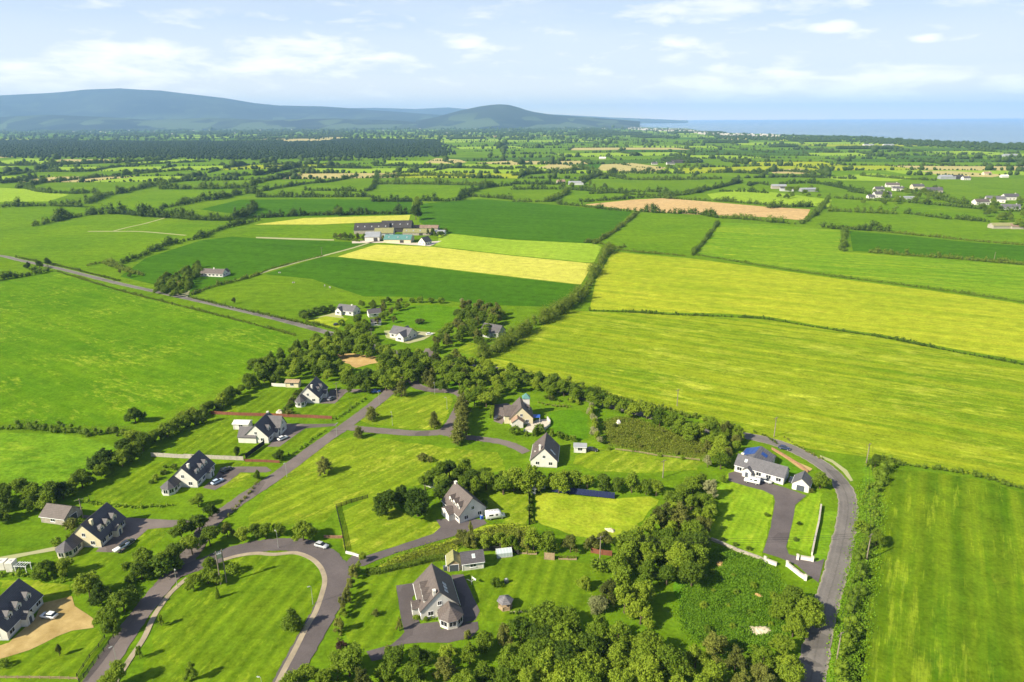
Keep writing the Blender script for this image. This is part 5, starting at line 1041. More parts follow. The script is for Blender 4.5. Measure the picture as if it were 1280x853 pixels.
# far farms and villages: each building on its own
FAR = [  # px, L, W, he, hr, angle, wall, roof, label
 ((267+453,231), 40, 18, 4, 6.5, -8, m_grey, m_tin, "pale-roofed farm shed among the middle fields"), ((701,229.5), 16, 9, 3.5, 7, 15, m_stone, m_tile, "brown cottage left of the pale-roofed farm shed"),
 ((846,204), 45, 20, 6, 9, -5, m_darktin, m_darktin, "dark barn left in the pair of far farm barns"), ((866,203.5), 50, 24, 6, 9, -4, m_grey, m_tin, "bluish-grey big barn of the far farm pair"), ((838,206), 22, 9, 3.5, 7, 8, m_white, m_slate, "small dark cottage before the far farm pair"), ((818,206), 16, 8, 3.2, 6.5, 0, m_white, m_slate, "small white cottage at the left of the far farm"),
 ((753,199), 20, 10, 3.5, 6.5, 0, m_white, m_white, "tiny white building beyond the gold fields"),
 ((973,236), 34, 16, 5, 7.5, -8, m_stone, m_tin, "pinkish-grey farm shed behind the ploughed field's end"), ((983,239), 30, 13, 5, 7, -12, m_grey, m_darktin, "navy-roofed farm shed behind the ploughed field's end"), ((1010,239.5), 28, 12, 4, 6, 4, m_tin, m_tin, "pale grey farm shed right of the farm pair"),
 ((1102,247), 26, 10, 5.5, 9, 0, m_white, m_slate, "big white house with dark roof, front of the white hamlet"), ((1098,240), 16, 9, 5, 8.5, 4, m_white, m_slate, "tall white house at the left of the white hamlet"), ((1115,234), 22, 10, 4, 7.5, -15, m_white, m_slate3, "white house at the top of the white hamlet"), ((1122,238.5), 18, 9, 4, 7, -20, m_white, m_slate, "white gabled house at the right of the white hamlet"), ((1088,248), 10, 8, 3, 5.5, 0, m_white, m_slate, "small white cottage at the left end of the hamlet"),
 ((1146,236.5), 20, 11, 5, 8.5, 0, m_cream, m_slate, "beige dark-roofed house right of the white hamlet"), ((1166,241), 26, 11, 4.5, 8.5, -10, m_stone, m_slate, "stone house with dark roof at the hamlet's right end"), ((1135,249), 26, 9, 2.6, 4.2, -4, m_grey, m_tin, "low grey shed below the hamlet trees"),
 ((1183,224), 40, 18, 5, 8, -3, m_tin, m_tin, "grey barn in the trees above the hamlet"), ((1196,224), 30, 16, 5, 8, 0, m_darktin, m_darktin, "dark barn in the trees above the hamlet"), ((1207,225), 14, 10, 4, 7, 0, m_white, m_slate, "white cottage right of the barns above the hamlet"),
 ((1225,256), 20, 10, 4.5, 8, 5, m_white, m_slate3, "white cottage at left of the right-edge houses"), ((1243,253), 24, 11, 5, 9, -20, m_white, m_slate2, "lavender-roofed house among the right-edge trees"), ((1262,250), 22, 10, 5, 9, 0, m_white, m_slate, "white and dark house at the right-edge group top"), ((1262,262), 22, 10, 3.5, 7, -15, m_grey, m_slate2, "shaded blue-roofed house at the right-edge trees"),
 ((1252,285.5), 26, 10, 3.5, 6, 0, m_stone, m_olive, "brown stone shed with mossy roof at the right edge"), ((1272,286), 18, 10, 3, 5, -5, m_stone, m_rust, "small brown shed at the extreme right edge"),
 ((1233,219), 16, 9, 4, 7, 0, m_cream, m_tile, "orange-roofed cottage far right"), ((1255,222), 14, 8, 3, 5.5, 0, m_white, m_white, "white speck of a building far right"), ((1262,196), 60, 20, 5, 8, 0, m_tin, m_tin, "long pale glasshouse-like shed far right"),
 ((1110,183), 60, 22, 6, 9, 0, m_white, m_tin, "long white shed in the coastal fields"), ((1085,183), 60, 20, 6, 9, 0, m_white, m_tin, "pale shed left in the coastal fields"), ((620,172), 40, 16, 6, 10, 0, m_brick, m_tile, "red building by the far dark wood"),
]
for px, L_, W_, he, hr, an_, wl, rf, lab in FAR:
    if L_ > 28: L_ *= .72; W_ *= .8
    p = G(*px); root = empty('barn' if 'shed' in lab or 'barn' in lab else 'house', lab, 'barn' if 'shed' in lab or 'barn' in lab else 'house', (p[0], p[1], 0), R(an_))
    MB().prism(gable_prism(W_, he, hr), -L_/2, L_/2).build('wall', wl, root); r_ = roof_mesh(L_, W_, he, hr, rf, root, .4, .3, .2)
    if 'house' in lab or 'cottage' in lab:
        m = MB(); wl_ = .2
        for i in range(4):
            x = -L_/2+L_*(i+.5)/4
            o = MB().box(x-.7, x+.7, -W_/2-.06, -W_/2+.02, 1.0, 2.5).build('window', m_glass, root)
        MB().box(L_*.3-.6, L_*.3+.6, -.5, .5, hr-.5, hr+1.2).build('chimney', wl, r_)

# ------------------------------------------------------------------ walls, fences
def wall_line(name, label, px, h, th, mat, cat='wall', cap=None, world=None):
    w = world or [G(*p)[:2] for p in px]; m = MB(); c = MB()
    for a, b in zip(w, w[1:]):
        L = math.dist(a, b); M = Matrix.Translation((a[0], a[1], 0)) @ Matrix.Rotation(math.atan2(b[1]-a[1], b[0]-a[0]), 4, 'Z')
        m.box(-th*.3, L-.002, -th/2, th/2, 0, h, M); c.box(-th*.3-.02, L, -th/2-.05, th/2+.05, h+.002, h+.1, M)
    root = empty(name, label, cat, (w[0][0], w[0][1], 0)); o = m.build('masonry' if cat == 'wall' else 'panel', mat, root); o.location = (-w[0][0], -w[0][1], 0)
    if cap: o = c.build('coping', cap, root); o.location = (-w[0][0], -w[0][1], 0)
    return root
def fence(label, px, h, mat, rails=3, gap=2.4, panel=False, postmat=None, name='fence', boards=0):
    w = [G(*p)[:2] for p in px]; root = empty(name, label, 'fence', (w[0][0], w[0][1], 0)); off = Vector((-w[0][0], -w[0][1], 0)); r = MB(); posts = []
    for a, b in zip(w, w[1:]):
        L = math.dist(a, b); M = Matrix.Translation((a[0], a[1], 0)) @ Matrix.Rotation(math.atan2(b[1]-a[1], b[0]-a[0]), 4, 'Z')
        if panel:
            k = max(1, round(L/gap))
            for i in range(k):
                r.box(L*i/k+.07, L*(i+1)/k-.07, -.03, .03, .08, h+random.uniform(-.05, .03), M)
        else:
            for i in range(rails): z = h*(i+.75)/rails; r.box(0, L, -.03, .03, z-.08, z+.06, M)
        k = max(1, round(L/gap)); posts += [M @ Vector((L*i/k, 0, 0)) for i in range(k)]
    posts.append(Vector((w[-1][0], w[-1][1], 0)))
    o = r.build('panel' if panel else 'rail', mat, root); o.location = off
    pm = None
    for p in posts[:90]:
        if pm is None: pm = MB().box(-.07, .07, -.07, .07, 0, h+.1).build('post', postmat or mat, root); q = pm
        else: q = pm.copy(); COL.objects.link(q); q.parent = root
        q.location = p+off
    return root
fence("long red-stained timber fence between the two upper gardens", A('b', "235,362 420,372 640,378 720,382 900,388 1040,396"), 1.5, m_redw, panel=True)
fence("grey timber panel fence across the gardens above the third house", A('a', "1010,645 1180,655 1280,660 ")+A('b', "60,655 240,662 450,672"), 1.7, m_greyw, panel=True)
fence("short brown fence from the grey panel fence to the estate road", A('b', "460,680 560,682 690,688"), 1.1, m_redw, panel=True)
fence("dark slanting fence from the L-shaped house to the grey panel fence", A('b', "590,568 530,610 465,660"), 2.0, m_black, panel=True)
fence("black post-and-rail fence beside the lower estate road", A('k', "530,860 590,790 660,700 760,560"), 1.2, m_black, 3, 2.0)
fence("second black rail fence inside the first by the lower estate road", A('k', "515,820 600,690 660,620 700,560"), 1.0, m_black, 2, 2.4)
fence("black fence round the lawn left of the campervan house", A('g', "1280,122 1170,152 1068,186 1085,260 1105,340 1130,480"), 1.3, m_black, 4, 2.0)
fence("tall dark screen fence between campervan garden and solar garden", A('i', "112,225 112,300 112,400 112,515"), 1.7, m_black, panel=True)
fence("rust-red timber fence at the corner of the gazebo lawn", A('i', "525,700 600,715 665,722"), 1.8, m_redw, panel=True)
fence("brown slatted garden screen beside the raised beds", A('i', "215,745 282,750"), 2.4, m_wood, panel=True)
fence("pale picket fence behind the campervan garden", A('h', "780,195 850,192 910,198"), 1.2, m_upvc, panel=True)
fence("low timber rail fence above the navy-roofed house lawn", A('d', "690,600 850,620 960,640 1100,655 1250,672"), .7, m_wood, 2, 3)
fence("low fence along the country-road frontage of the bottom-left lawn", A('k', "-40,828 200,828 400,832 520,836"), .7, m_wood, 2, 2.5)
fence("dark garden fence beside the greenhouses", A('h', "870,690 960,685 1060,690 1110,715"), 1.6, m_black, panel=True)
wall_line('garden_wall', "pale wall dividing bungalow lawn from the roadside verge", A('j', "885,-30 870,80 845,190 825,290"), 1.1, .4, m_white, cap=m_kerb)
wall_line('garden_wall', "white entrance wall right of the bungalow gateway", A('j', "752,318 825,330"), 1.2, .4, m_white, cap=m_kerb)
wall_line('garden_wall', "white curved entrance wall left of the bungalow gateway", A('j', "670,370 705,398 745,430 775,450"), 1.2, .45, m_white, cap=m_kerb)
wall_line('garden_wall', "long rubble stone wall under the bungalow lawn", A('j', "110,170 215,212 330,262 470,312 510,330"), .8, .6, m_stone)
wall_line('garden_wall', "stone wall stub before the gateway pillars", A('j', "520,335 590,362"), 1.1, .5, m_white, cap=m_kerb)
wall_line('garden_wall', "curved pale terrace wall below the teal-topped house", A('d', "80,478 150,485 215,470 250,440 255,420 235,392"), 1.0, .35, m_white, cap=m_kerb)
wall_line('garden_wall', "low pale kerb wall at the mouth of the campervan drive", A('g', "1135,490 1180,500 1220,515"), .7, .4, m_white)
wall_line('garden_wall', "brown low wall at the crescent beside the silver car", A('g', "990,385 1050,388 1110,388"), .8, .4, m_brick)
wall_line('garden_wall', "white boundary wall in shade behind the cream shed", A('b', "640,175 690,178 735,180"), 1.5, .3, m_white)
wall_line('garden_wall', "low stone wall outside the bungalow's rear lawn", A('e', "560,330 640,375 730,430 800,485"), .8, .4, m_brick)
def pillar(label, px, h=1.6):
    p = G(*px); r = empty('gate_pillar', label, 'gate pillar', (p[0], p[1], 0), R(-30), 'white gate pillars')
    MB().box(-.35, .35, -.35, .35, 0, h).build('shaft', m_white, r); MB().cone([(-.45,-.45),(.45,-.45),(.45,.45),(-.45,.45)], (0,0,h+.35), h+.003).build('cap', m_kerb, r)
for lab, q in (("white gate pillar left end of the right entrance wall", "730,318"), ("white gate pillar right end of the right entrance wall", "828,330"), ("white gate pillar at the road end of the left entrance wall", "782,455"), ("white gate pillar at the drive end of the left entrance wall", "660,362"), ("white gate pillar at the end of the rubble stone wall", "512,332")): pillar(lab, A('j', q)[0])

# ------------------------------------------------------------------ poles and lamps
def lamp(px, h, label):
    p = G(*px); d = math.atan2(-p[1], -p[0]); r = empty('street_lamp', label, 'street lamp', (p[0], p[1], 0), rng.uniform(0, 6.28), 'estate street lamps')
    MB().tube((0,0,0), (0,0,.9), .10, .09).tube((0,0,.9), (0,0,h), .07, .045).build('post', m_steel, r)
    MB().tube((0,0,h), (.35,0,h+.12), .04).build('arm', m_steel, r)
    hd = MB().box(.25, .95, -.14, .14, h+.08, h+.2).build('lamp_head', m_steel, r, bevel=.03); MB().box(.35, .9, -.1, .1, h+.03, h+.078).build('lens', m_lampg, hd)
LAMPS = [('g',683,455,"at the top of the crescent road"), ('f',1183,712,"beside the lower estate road under the dark trees"), ('l',1020,335,"on the right side of the crescent green"), ('k',785,745,"at the bottom left beside the bright round tree"), ('l',692,960,"cut by the bottom edge of the crescent green"),
         ('b',1073,512,"at the corner opposite the white L-shaped house drive"), ('b',740,782,"at the drive of the third house"), ('b',1078,272,"beside the highest white house"), ('c',182,298,"left of the small green island"), ('c',270,437,"at the bottom edge of the small green island"), ('c',552,228,"at the top edge of the small green island"), ('c',634,330,"at the right edge of the small green island"), ('c',393,85,"where the estate road leaves the wood")]
for s, x, y, lab in LAMPS: lamp(A(s, f"{x},{y}")[0], 5.6, "grey street lamp "+lab)
def pole(px, h, label, twin=False, arm=0.6):
    p = G(*px); r = empty('utility_pole', label, 'utility pole', (p[0], p[1], 0), R(arm*60), 'wooden utility poles')
    for x in ((-.75, .75) if twin else (0,)): MB().tube((x,0,0), (x,0,h), .19, .13).build('pole', m_pole, r)
    ar = MB().box(-1.3, 1.3, -.07, .07, h-.5, h-.36).build('crossarm', m_steel if twin else m_pole, r)
    for x in (-1.1, 0, 1.1): MB().tube((x,0,h-.36), (x,0,h-.1), .07, .05).build('insulator', m_glass, ar)
    if twin:
        tr = MB().box(-.65, .65, .1, .8, h-2.6, h-1.2).build('transformer', m_steel, r, bevel=.06)
        MB().tube((-.3,.45,h-1.2), (-.3,.45,h-.8), .07).tube((.3,.45,h-1.2), (.3,.45,h-.8), .07).build('bushing', m_glass, tr)
pole(A('g', "318,690")[0], 10.5, "twin-pole utility mast with transformer on the crescent green", True)
for s, x, y, h, lab in (('j',1188,330,9,"utility pole in the hedge right of the road, middle one"), ('o',985,735,9,"utility pole near the bottom edge right of the road"), ('e',1187,432,8.5,"utility pole on the verge at the road bend"), ('e',573,247,8.5,"utility pole above the bungalow's rear lawn"), ('d',1100,308,8,"thin utility pole at the lower edge of the big meadow"), ('i',585,760,8.5,"utility pole at the corner of the gazebo lawn"), ('6',580,600,9,"pale pole among the trees below the upper cottages"), ('b',1078,275,9,"pole in front of the highest white house"), ('6',330,160,8,"thin pole beside the farm lane"), ('8',1130,180,7,"thin pole below the right green field"), ('i',1005,200,7,"pole standing in the tree row right of the solar panels"), ('f',555,255,7,"pole between the stone garage and the boat-yard house")):
    pole(A(s, f"{x},{y}")[0], h, lab)

def cable(label, qa, ha, qb, hb, sag=1.6):
    a = G(*qa)+np.array([0, 0, ha]); b = G(*qb)+np.array([0, 0, hb]); r = empty('power_cable', label, 'power cable', tuple(a), 0); d = b-a
    px_ = np.array([-d[1], d[0], 0])/np.linalg.norm(d[:2])
    for k in (-1, 0, 1):
        m = MB(); pts = [px_*k*1.0+d*t+np.array([0, 0, -4*sag*t*(1-t)]) for t in np.linspace(0, 1, 25)]
        for u, v in zip(pts, pts[1:]): m.tube(u, v, .028, n=4)
        m.build('wire', m_black, r)
cable("power cable crossing the mixed wood from garden pole to roadside pole", A('i', "585,760")[0], 8.3, A('j', "1188,330")[0], 8.8)
cable("power cable along the right-hand road hedge", A('j', "1188,330")[0], 8.8, A('o', "985,735")[0], 8.8)
cable("power cable running up the road from hedge pole to bend pole", A('j', "1188,330")[0], 8.8, A('e', "1187,432")[0], 8.3)

# ------------------------------------------------------------------ vehicles
PAINT = {}
def paint(n, c):
    if n not in PAINT:
        m, nt, p = nodes('paint_'+n); p.inputs['Base Color'].default_value = (*c, 1); p.inputs['Roughness'].default_value = .3; p.inputs['Coat Weight'].default_value = .6
        w = N(nt); w.l(w.math('ADD', .22, w.math('MULTIPLY', w.noise(w.co(), 2, 3), .2)), p.inputs['Roughness']); PAINT[n] = m
    return PAINT[n]
COLR = {'white': (.75,.75,.75), 'silver': (.42,.43,.45), 'dark': (.025,.028,.035), 'blue': (.02,.10,.42), 'navy': (.02,.03,.08), 'grey': (.12,.13,.15), 'lightblue': (.45,.55,.70)}
def loft(secs, M=None):
    """secs: rings of equal length, closed and capped"""
    m = MB(); n = len(secs[0]); v = [p for s in secs for p in s]
    f = [(i*n+k, i*n+(k+1) % n, (i+1)*n+(k+1) % n, (i+1)*n+k) for i in range(len(secs)-1) for k in range(n)]
    m.add(v, f+[tuple(range(n-1, -1, -1)), tuple(range((len(secs)-1)*n, len(secs)*n))], M); return m
def fixn(o, sm=True):
    bm = bmesh.new(); bm.from_mesh(o.data); bmesh.ops.recalc_face_normals(bm, faces=bm.faces)
    for f in bm.faces: f.smooth = sm
    bm.to_mesh(o.data); bm.free(); return o
def ring(x, hw, z0, z1, r=.18): return [(x,-hw+r,z0),(x,hw-r,z0),(x,hw,z0+r),(x,hw,z1-r),(x,hw-r,z1),(x,-hw+r,z1),(x,-hw,z1-r),(x,-hw,z0+r)]
def wheels(root, xs, hw, r=.33):
    t = None
    for x in xs:
        for s in (-1, 1):
            o = MB().tube((x, s*(hw-.2), r), (x, s*(hw+.02), r), r, n=16).build('wheel', m_rubber, root); MB().tube((x, s*(hw+.021), r), (x, s*(hw+.03), r), r*.6, n=12).build('rim', m_steel, o)
def make_car():
    r = empty('car', "x", 'car')
    b = loft([ring(-2.15,.70,.42,.80,.12), ring(-2.05,.82,.28,.92,.14), ring(-1.2,.88,.24,.98,.14), ring(.6,.88,.24,.98,.14), ring(1.6,.86,.26,.90,.14), ring(2.08,.78,.30,.76,.14), ring(2.18,.62,.38,.66,.1)]).build('body', paint('white', COLR['white']), r); fixn(b)
    g = loft([[(-1.75,-.76,.96),(-1.75,.76,.96),(-1.35,.60,1.42),(-1.35,-.60,1.42)], [(1.05,-.78,.96),(1.05,.78,.96),(.15,.62,1.44),(.15,-.62,1.44)]]).build('glass_cabin', m_glass, r); fixn(g, False)
    t = loft([[(-1.38,-.61,1.425),(-1.38,.61,1.425),(-1.2,.52,1.49),(-1.2,-.52,1.49)], [(.18,-.63,1.445),(.18,.63,1.445),(.0,.54,1.51),(.0,-.54,1.51)]]).build('roof', paint('white', COLR['white']), r); fixn(t, False)
    for s in (-1, 1):
        MB().box(2.02, 2.14, s*.62-.16, s*.62+.16, .60, .74).build('headlight', m_lampg, r); MB().box(-2.14, -2.02, s*.66-.12, s*.66+.12, .66, .84).build('tail_light', m_redw, r)
    wheels(r, (-1.3, 1.35), .84); return r
def copy_tree(o, parent=None):
    c = o.copy(); COL.objects.link(c)
    if parent: c.parent = parent
    for ch in list(o.children): copy_tree(ch, c)
    return c
car0 = make_car()
for ch in car0.children:
    if ch.name.split('.')[0] in ('body', 'roof'): ch.material_slots[0].link = 'OBJECT'; ch.material_slots[0].material = paint('white', COLR['white'])
CARS = [("white hatchback parked on the gravel by the bottom-left house", (62,772), 170, 'white'), ("silver car parked at the top of the crescent road", (402,684), -22, 'silver'), ("dark car in the shade at the boat-yard house", (160,681), 62, 'dark'),
        ("pale blue-white car parked nearest the third house", (272,604), 55, 'lightblue'), ("dark car parked behind the pale one at the third house", (283,589), 60, 'dark'), ("white car in front of the L-shaped house", (353.5,549.5), 55, 'white'),
        ("dark car parked beside the highest white house", (414,500), 70, 'grey'), ("blue car turning out of the top drive onto the estate road", (470,491), 15, 'blue'), ("black car on the yard of the teal-topped house", (622,524), 60, 'dark'),
        ("silver car beside the white van at the bungalow", (957,603), -38, 'silver'), ("dark blue car driving on the road behind the bungalow", (980,562), -28, 'navy'), ("black car beside the white box shed", (740,564), -10, 'dark'),
        ("dark car between bungalow and garage", (989,602), 60, 'dark'), ("dark car on the dry lawn drive of the upper cottage", (421,407), 20, 'dark'), ("white car on the turning yard of the white bungalow", (537,419), 10, 'white'), ("dark car by the upper lane cottages", (413,495), 70, 'dark')][:-1]
for i, (lab, px, an_, c) in enumerate(CARS):
    o = car0 if i == 0 else copy_tree(car0); p = G(*px); o.location = (p[0], p[1], .09); o.rotation_euler = (0, 0, R(an_)); o['label'] = lab; o['group'] = 'parked cars' if 'driving' not in lab and 'turning' not in lab else 'moving cars'
    for ch in o.children:
        if ch.name.split('.')[0] in ('body', 'roof'): ch.material_slots[0].material = paint(c, COLR[c])
def van(label, px, an_, L=6.2, hh=2.75, name='campervan', cat='campervan'):
    p = G(*px); r = empty(name, label, cat, (p[0], p[1], .07), R(an_)); pw_ = paint('white', COLR['white'])
    b = loft([ring(-L/2,1.0,.45,hh-.1,.2), ring(-L/2+.2,1.08,.4,hh,.25), ring(L*.18,1.08,.4,hh,.25), ring(L*.27,1.04,.38,hh-.35,.25), ring(L*.36,1.0,.36,1.45,.22), ring(L/2,.9,.4,1.15,.2)]).build('body', pw_, r); fixn(b)
    fixn(loft([[(L*.265,-.86,hh-.42),(L*.265,.86,hh-.42),(L*.262,.86,hh-.46),(L*.262,-.86,hh-.46)], [(L*.37,-.84,1.5),(L*.37,.84,1.5),(L*.36,.84,1.47),(L*.36,-.84,1.47)]]).build('windscreen', m_glass, r), False)
    for s in (-1, 1):
        for x0, x1 in ((-L*.34, -L*.12), (L*.0, L*.12)): MB().box(x0, x1, s*1.085-.012, s*1.085+.012, 1.5, 2.05).build('window', m_glass, r)
        MB().box(L*.485, L*.505, s*.66-.15, s*.66+.15, .85, 1.02).build('headlight', m_lampg, r)
    for x in (-1.9, -1.0, -.1, .7): MB().box(x-.3, x+.3, -.3, .3, hh-.01, hh+.12).build('roof_vent', m_grey, r)
    wheels(r, (-L*.27, L*.33), 1.0, .36); return r
van("white campervan with roof vents parked beside the brown-roofed house", (619,648), 12)
van("white van parked in front of the long bungalow", (940,604), 152, 5.2, 2.3, 'van', 'van')
# boat on a trailer, gazebo, caravans, frames
p = G(153,688); bt = empty('boat', "small white-hulled boat on a trailer before the cream-gabled house", 'boat', (p[0], p[1], .07), R(62))
def hullring(x, w, z): return [(x,-w,1.3),(x,-w*.75,z+.3),(x,0,z),(x,w*.75,z+.3),(x,w,1.3)]
fixn(loft([hullring(-2.4,.85,.6), hullring(-.5,.95,.55), hullring(1.4,.75,.62), hullring(2.6,.12,1.0)]).build('hull', paint('white', COLR['white']), bt)); MB().box(-.6,.9,-.5,.5,1.3,1.95).build('cabin', m_glass, bt, bevel=.1)
MB().box(-2.2,3.4,-.06,.06,.42,.52).box(-1.0,-.8,-.9,.9,.4,.5).build('trailer_frame', m_steel, bt); wheels(bt, (-.9,), .85, .3)
p = G(631.5,759); gz = empty('gazebo', "hexagonal dark-roofed timber gazebo on the lawn above the bottom wood", 'gazebo', (p[0], p[1], 0), R(10))
hexp = lambda r: [(r*math.cos(R(60*i)), r*math.sin(R(60*i))) for i in range(6)]
for x, y in hexp(1.75): MB().box(x-.07, x+.07, y-.07, y+.07, 0, 2.2).build('post', m_wood, gz)
rf = MB().cone(hexp(2.25), (0,0,3.5), 2.2).build('roof', m_gaz, gz); MB().tube((0,0,3.48),(0,0,3.75),.12,.05).build('finial', m_gaz, rf)
MB().poly(hexp(1.9), .02, .16).build('floor', m_wood, gz); MB().poly(hexp(1.72), .17, .9).build('balustrade', m_wood, gz)
def greenhouse(label, px, L, W, ang, h=2.3):
    p = G(*px); r = empty('greenhouse', label, 'greenhouse', (p[0], p[1], 0), R(ang))
    MB().prism(gable_prism(W, 1.5, h), -L/2, L/2).build('glazing', m_ghouse, r); f = MB(); k = int(L/.75)
    for i in range(k+1):
        x = -L/2+L*i/k
        for s in (-1, 1): f.box(x-.03, x+.03, s*W/2-.03, s*W/2+.03, 0, 1.53); f.tube((x, s*W/2, 1.52), (x, 0, h+.02), .03, n=4)
    f.box(-L/2, L/2, -.04, .04, h, h+.07).build('frame', m_upvc, r); MB().box(-L/2-.03, L/2+.03, -W/2-.05, W/2+.05, 0, .2).build('base', m_stone, r)
greenhouse("glass greenhouse behind the lowest house's garden sheds", (630,694), 4.4, 2.6, 10); greenhouse("white-framed greenhouse beside the pale shed in the solar garden corner", (675,609), 3.6, 2.4, -8)
# ground-mounted solar row
a = G(*A('i', "265,290")[0]); b = G(*A('i', "684,336")[0]); L_ = float(np.linalg.norm(b-a)); so = empty('solar_array', "long low row of dark solar panels along the tree row", 'solar panels', ((a[0]+b[0])/2, (a[1]+b[1])/2, 0), math.atan2(b[1]-a[1], b[0]-a[0]))
k = int(L_/1.05)
for i in range(k):
    x = -L_/2+L_*(i+.5)/k; M = Matrix.Translation((x, 0, 1.0)) @ Matrix.Rotation(R(33), 4, 'X'); MB().box(-L_/k/2+.02, L_/k/2-.02, -1.1, 1.1, -.03, .03, M).build('panel', m_solar, so)
f = MB(); [f.tube((-L_/2+L_*i/8, .5, 0), (-L_/2+L_*i/8, .5, 1.3), .04, n=5).tube((-L_/2+L_*i/8, -.6, 0), (-L_/2+L_*i/8, -.6, .6), .04, n=5) for i in range(9)]; f.box(-L_/2, L_/2, -.04, .04, .86, .92).build('stand', m_steel, so)
# garden things
def raised_bed(label, px, L=2.6, W=1.2, ang=0):
    p = G(*px); r = empty('raised_bed', label, 'raised bed', (p[0], p[1], 0), R(ang)); MB().box(-L/2,L/2,-W/2,-W/2+.06,0,.5).box(-L/2,L/2,W/2-.06,W/2,0,.5).box(-L/2,-L/2+.06,-W/2+.06,W/2-.06,0,.5).box(L/2-.06,L/2,-W/2+.06,W/2-.06,0,.5).build('frame', m_wood, r)
    o = npmesh('plants', *quads(np.stack([rng.uniform(-L/2+.1,L/2-.1,160), rng.uniform(-W/2+.1,W/2-.1,160), rng.uniform(.4,.9,160)],1), rng.normal(size=(160,3))+np.array([0,0,1]), np.full(160,.14), rng)); link('plants', o, L_LIGHT, r)
for lab, q in (("raised bed left of the pair beside the greenhouse", "70,700"), ("raised bed right of the pair beside the greenhouse", "135,705"), ("raised bed in the middle of the garden frames", "400,740"), ("raised bed right of the brown slatted screen", "340,738")): raised_bed(lab, A('i', q)[0])
def flat(name, label, cat, s, txt, mat, h0, h1):
    w = [G(*q)[:2] for q in A(s, txt)]; c = np.mean(w, axis=0); o = MB().poly([(x-c[0], y-c[1]) for x, y in w], h0, h1).build(name, mat); o.location = (c[0], c[1], 0); return tag(o, label, cat)
p = G(*A('d', "160,410")[0]); u = empty('awning', "bright blue square awning over the white terrace", 'awning', (p[0], p[1], 0), R(-5)); MB().box(-1.7,1.7,-1.5,1.5,2.35,2.45).build('canopy', m_blue, u, bevel=.03)
for x in (-1.6,1.6):
    for y in (-1.4,1.4): MB().tube((x,y,0),(x,y,2.35),.05,n=6).build('leg', m_upvc, u)
def mound(label, s, txt, h, mat, seed, name='rubble_heap', cat='heap'):
    w = [np.array(G(*q)[:2]) for q in smooth(A(s, txt)+A(s, txt)[:1], 4)[:-1]]; c = np.mean(w, axis=0); g = np.random.default_rng(seed); n = len(w); V = []; K = 6
    for k in range(K):
        t = k/K
        for q in w: e = c+(q-c)*(1-t); V.append((e[0]-c[0]+g.normal()*.08, e[1]-c[1]+g.normal()*.08, (0 if k == 0 else h*math.sin(t*1.57)**.7*g.uniform(.7, 1.2))))
    V.append((0, 0, h)); F = [(k*n+i, k*n+(i+1)%n, (k+1)*n+(i+1)%n, (k+1)*n+i) for k in range(K-1) for i in range(n)]
    me = bpy.data.meshes.new(name); me.from_pydata(V, [], F+[((K-1)*n+i, (K-1)*n+(i+1)%n, K*n) for i in range(n)]); o = link(name, me, mat, loc=(c[0], c[1], 0)); fixn(o, False); return tag(o, label, cat)
mound("long pale rubble heap lying in the lush meadow", 'o', "330,465 370,490 430,492 530,485 572,508 560,535 490,548 430,552 385,525 345,495", .9, m_sand, 3)
mound("small brown spoil heap left in the lush meadow", 'o', "180,60 215,45 235,60 225,90 190,95", .7, m_dirt, 4); mound("small reddish spoil heap in the middle of the lush meadow", 'o', "430,260 460,265 500,285 495,305 460,295", .7, m_dirt, 5)
mound("pale grey heap on the seeding grass by the wood", 'i', "615,540 650,542 685,548 680,565 640,560", .8, m_sand, 6); mound("pale rounded heap beside the red fence", 'b', "665,350 690,335 715,345 712,365 675,368", 1.2, m_pave, 7)
mound("white rock in the scrub field below the hedge", 'd', "692,412 712,405 730,418 715,435 698,432", 1.2, m_white, 8, 'boulder', 'boulder')
def shedlet(label, s, q, L, W, h, ang, mat, name='tank', cat='tank'):
    p = G(*A(s, q)[0]); r = empty(name, label, cat, (p[0], p[1], 0), R(ang)); MB().box(-L/2,L/2,-W/2,W/2,.1,h).build('body', mat, r, bevel=.12); MB().box(-L/2+.1,L/2-.1,-W/2+.1,W/2-.1,0,.12).build('base', m_kerb, r); MB().box(-.25,.25,-.25,.25,h-.01,h+.1).build('lid', m_grey, r)
shedlet("blue bin against the shaded gable of the campervan house", 'h', "865,475", .9, .9, 1.3, 30, m_blue, 'wheelie_bin', 'bin'); shedlet("dark bin beside the clipped bush on the lawn", 'm', "1135,190", 1.1, .9, 1.2, 20, m_door, 'wheelie_bin', 'bin')
shedlet("dark oil tank beside the timber shed", 'm', "735,105", 1.6, 1.1, 1.3, 10, m_door); shedlet("white tank unit left of the garden path at far left", 'f', "85,600", 2.0, 2.4, 3.0, 5, m_white); shedlet("white tank cut by the left edge", 'f', "15,590", 3.0, 2.4, 2.6, 5, m_white)
def pergola(label, s, q, ang):
    p = G(*A(s, q)[0]); r = empty('pergola', label, 'pergola', (p[0], p[1], 0), R(ang))
    for x in (-1.6, 1.6):
        for y in (-.9, .9): MB().box(x-.07,x+.07,y-.07,y+.07,0,2.2).build('post', m_upvc, r)
    f = MB(); [f.box(-1.9,1.9,y-.06,y+.06,2.2,2.34) for y in (-.9,.9)]; [f.box(x-.04,x+.04,-1.2,1.2,2.342,2.44) for x in (-1.5,-.75,0,.75,1.5)]; f.build('beams', m_upvc, r)
pergola("white pergola frame beside the tanks at far left", 'f', "160,610", -5)
p = G(*A('m', "905,205")[0]); cl = empty('washing_line', "white rotary washing line in the shadow of the lowest house", 'washing line', (p[0], p[1], 0)); MB().tube((0,0,0),(0,0,1.9),.03,n=6).build('post', m_steel, cl)
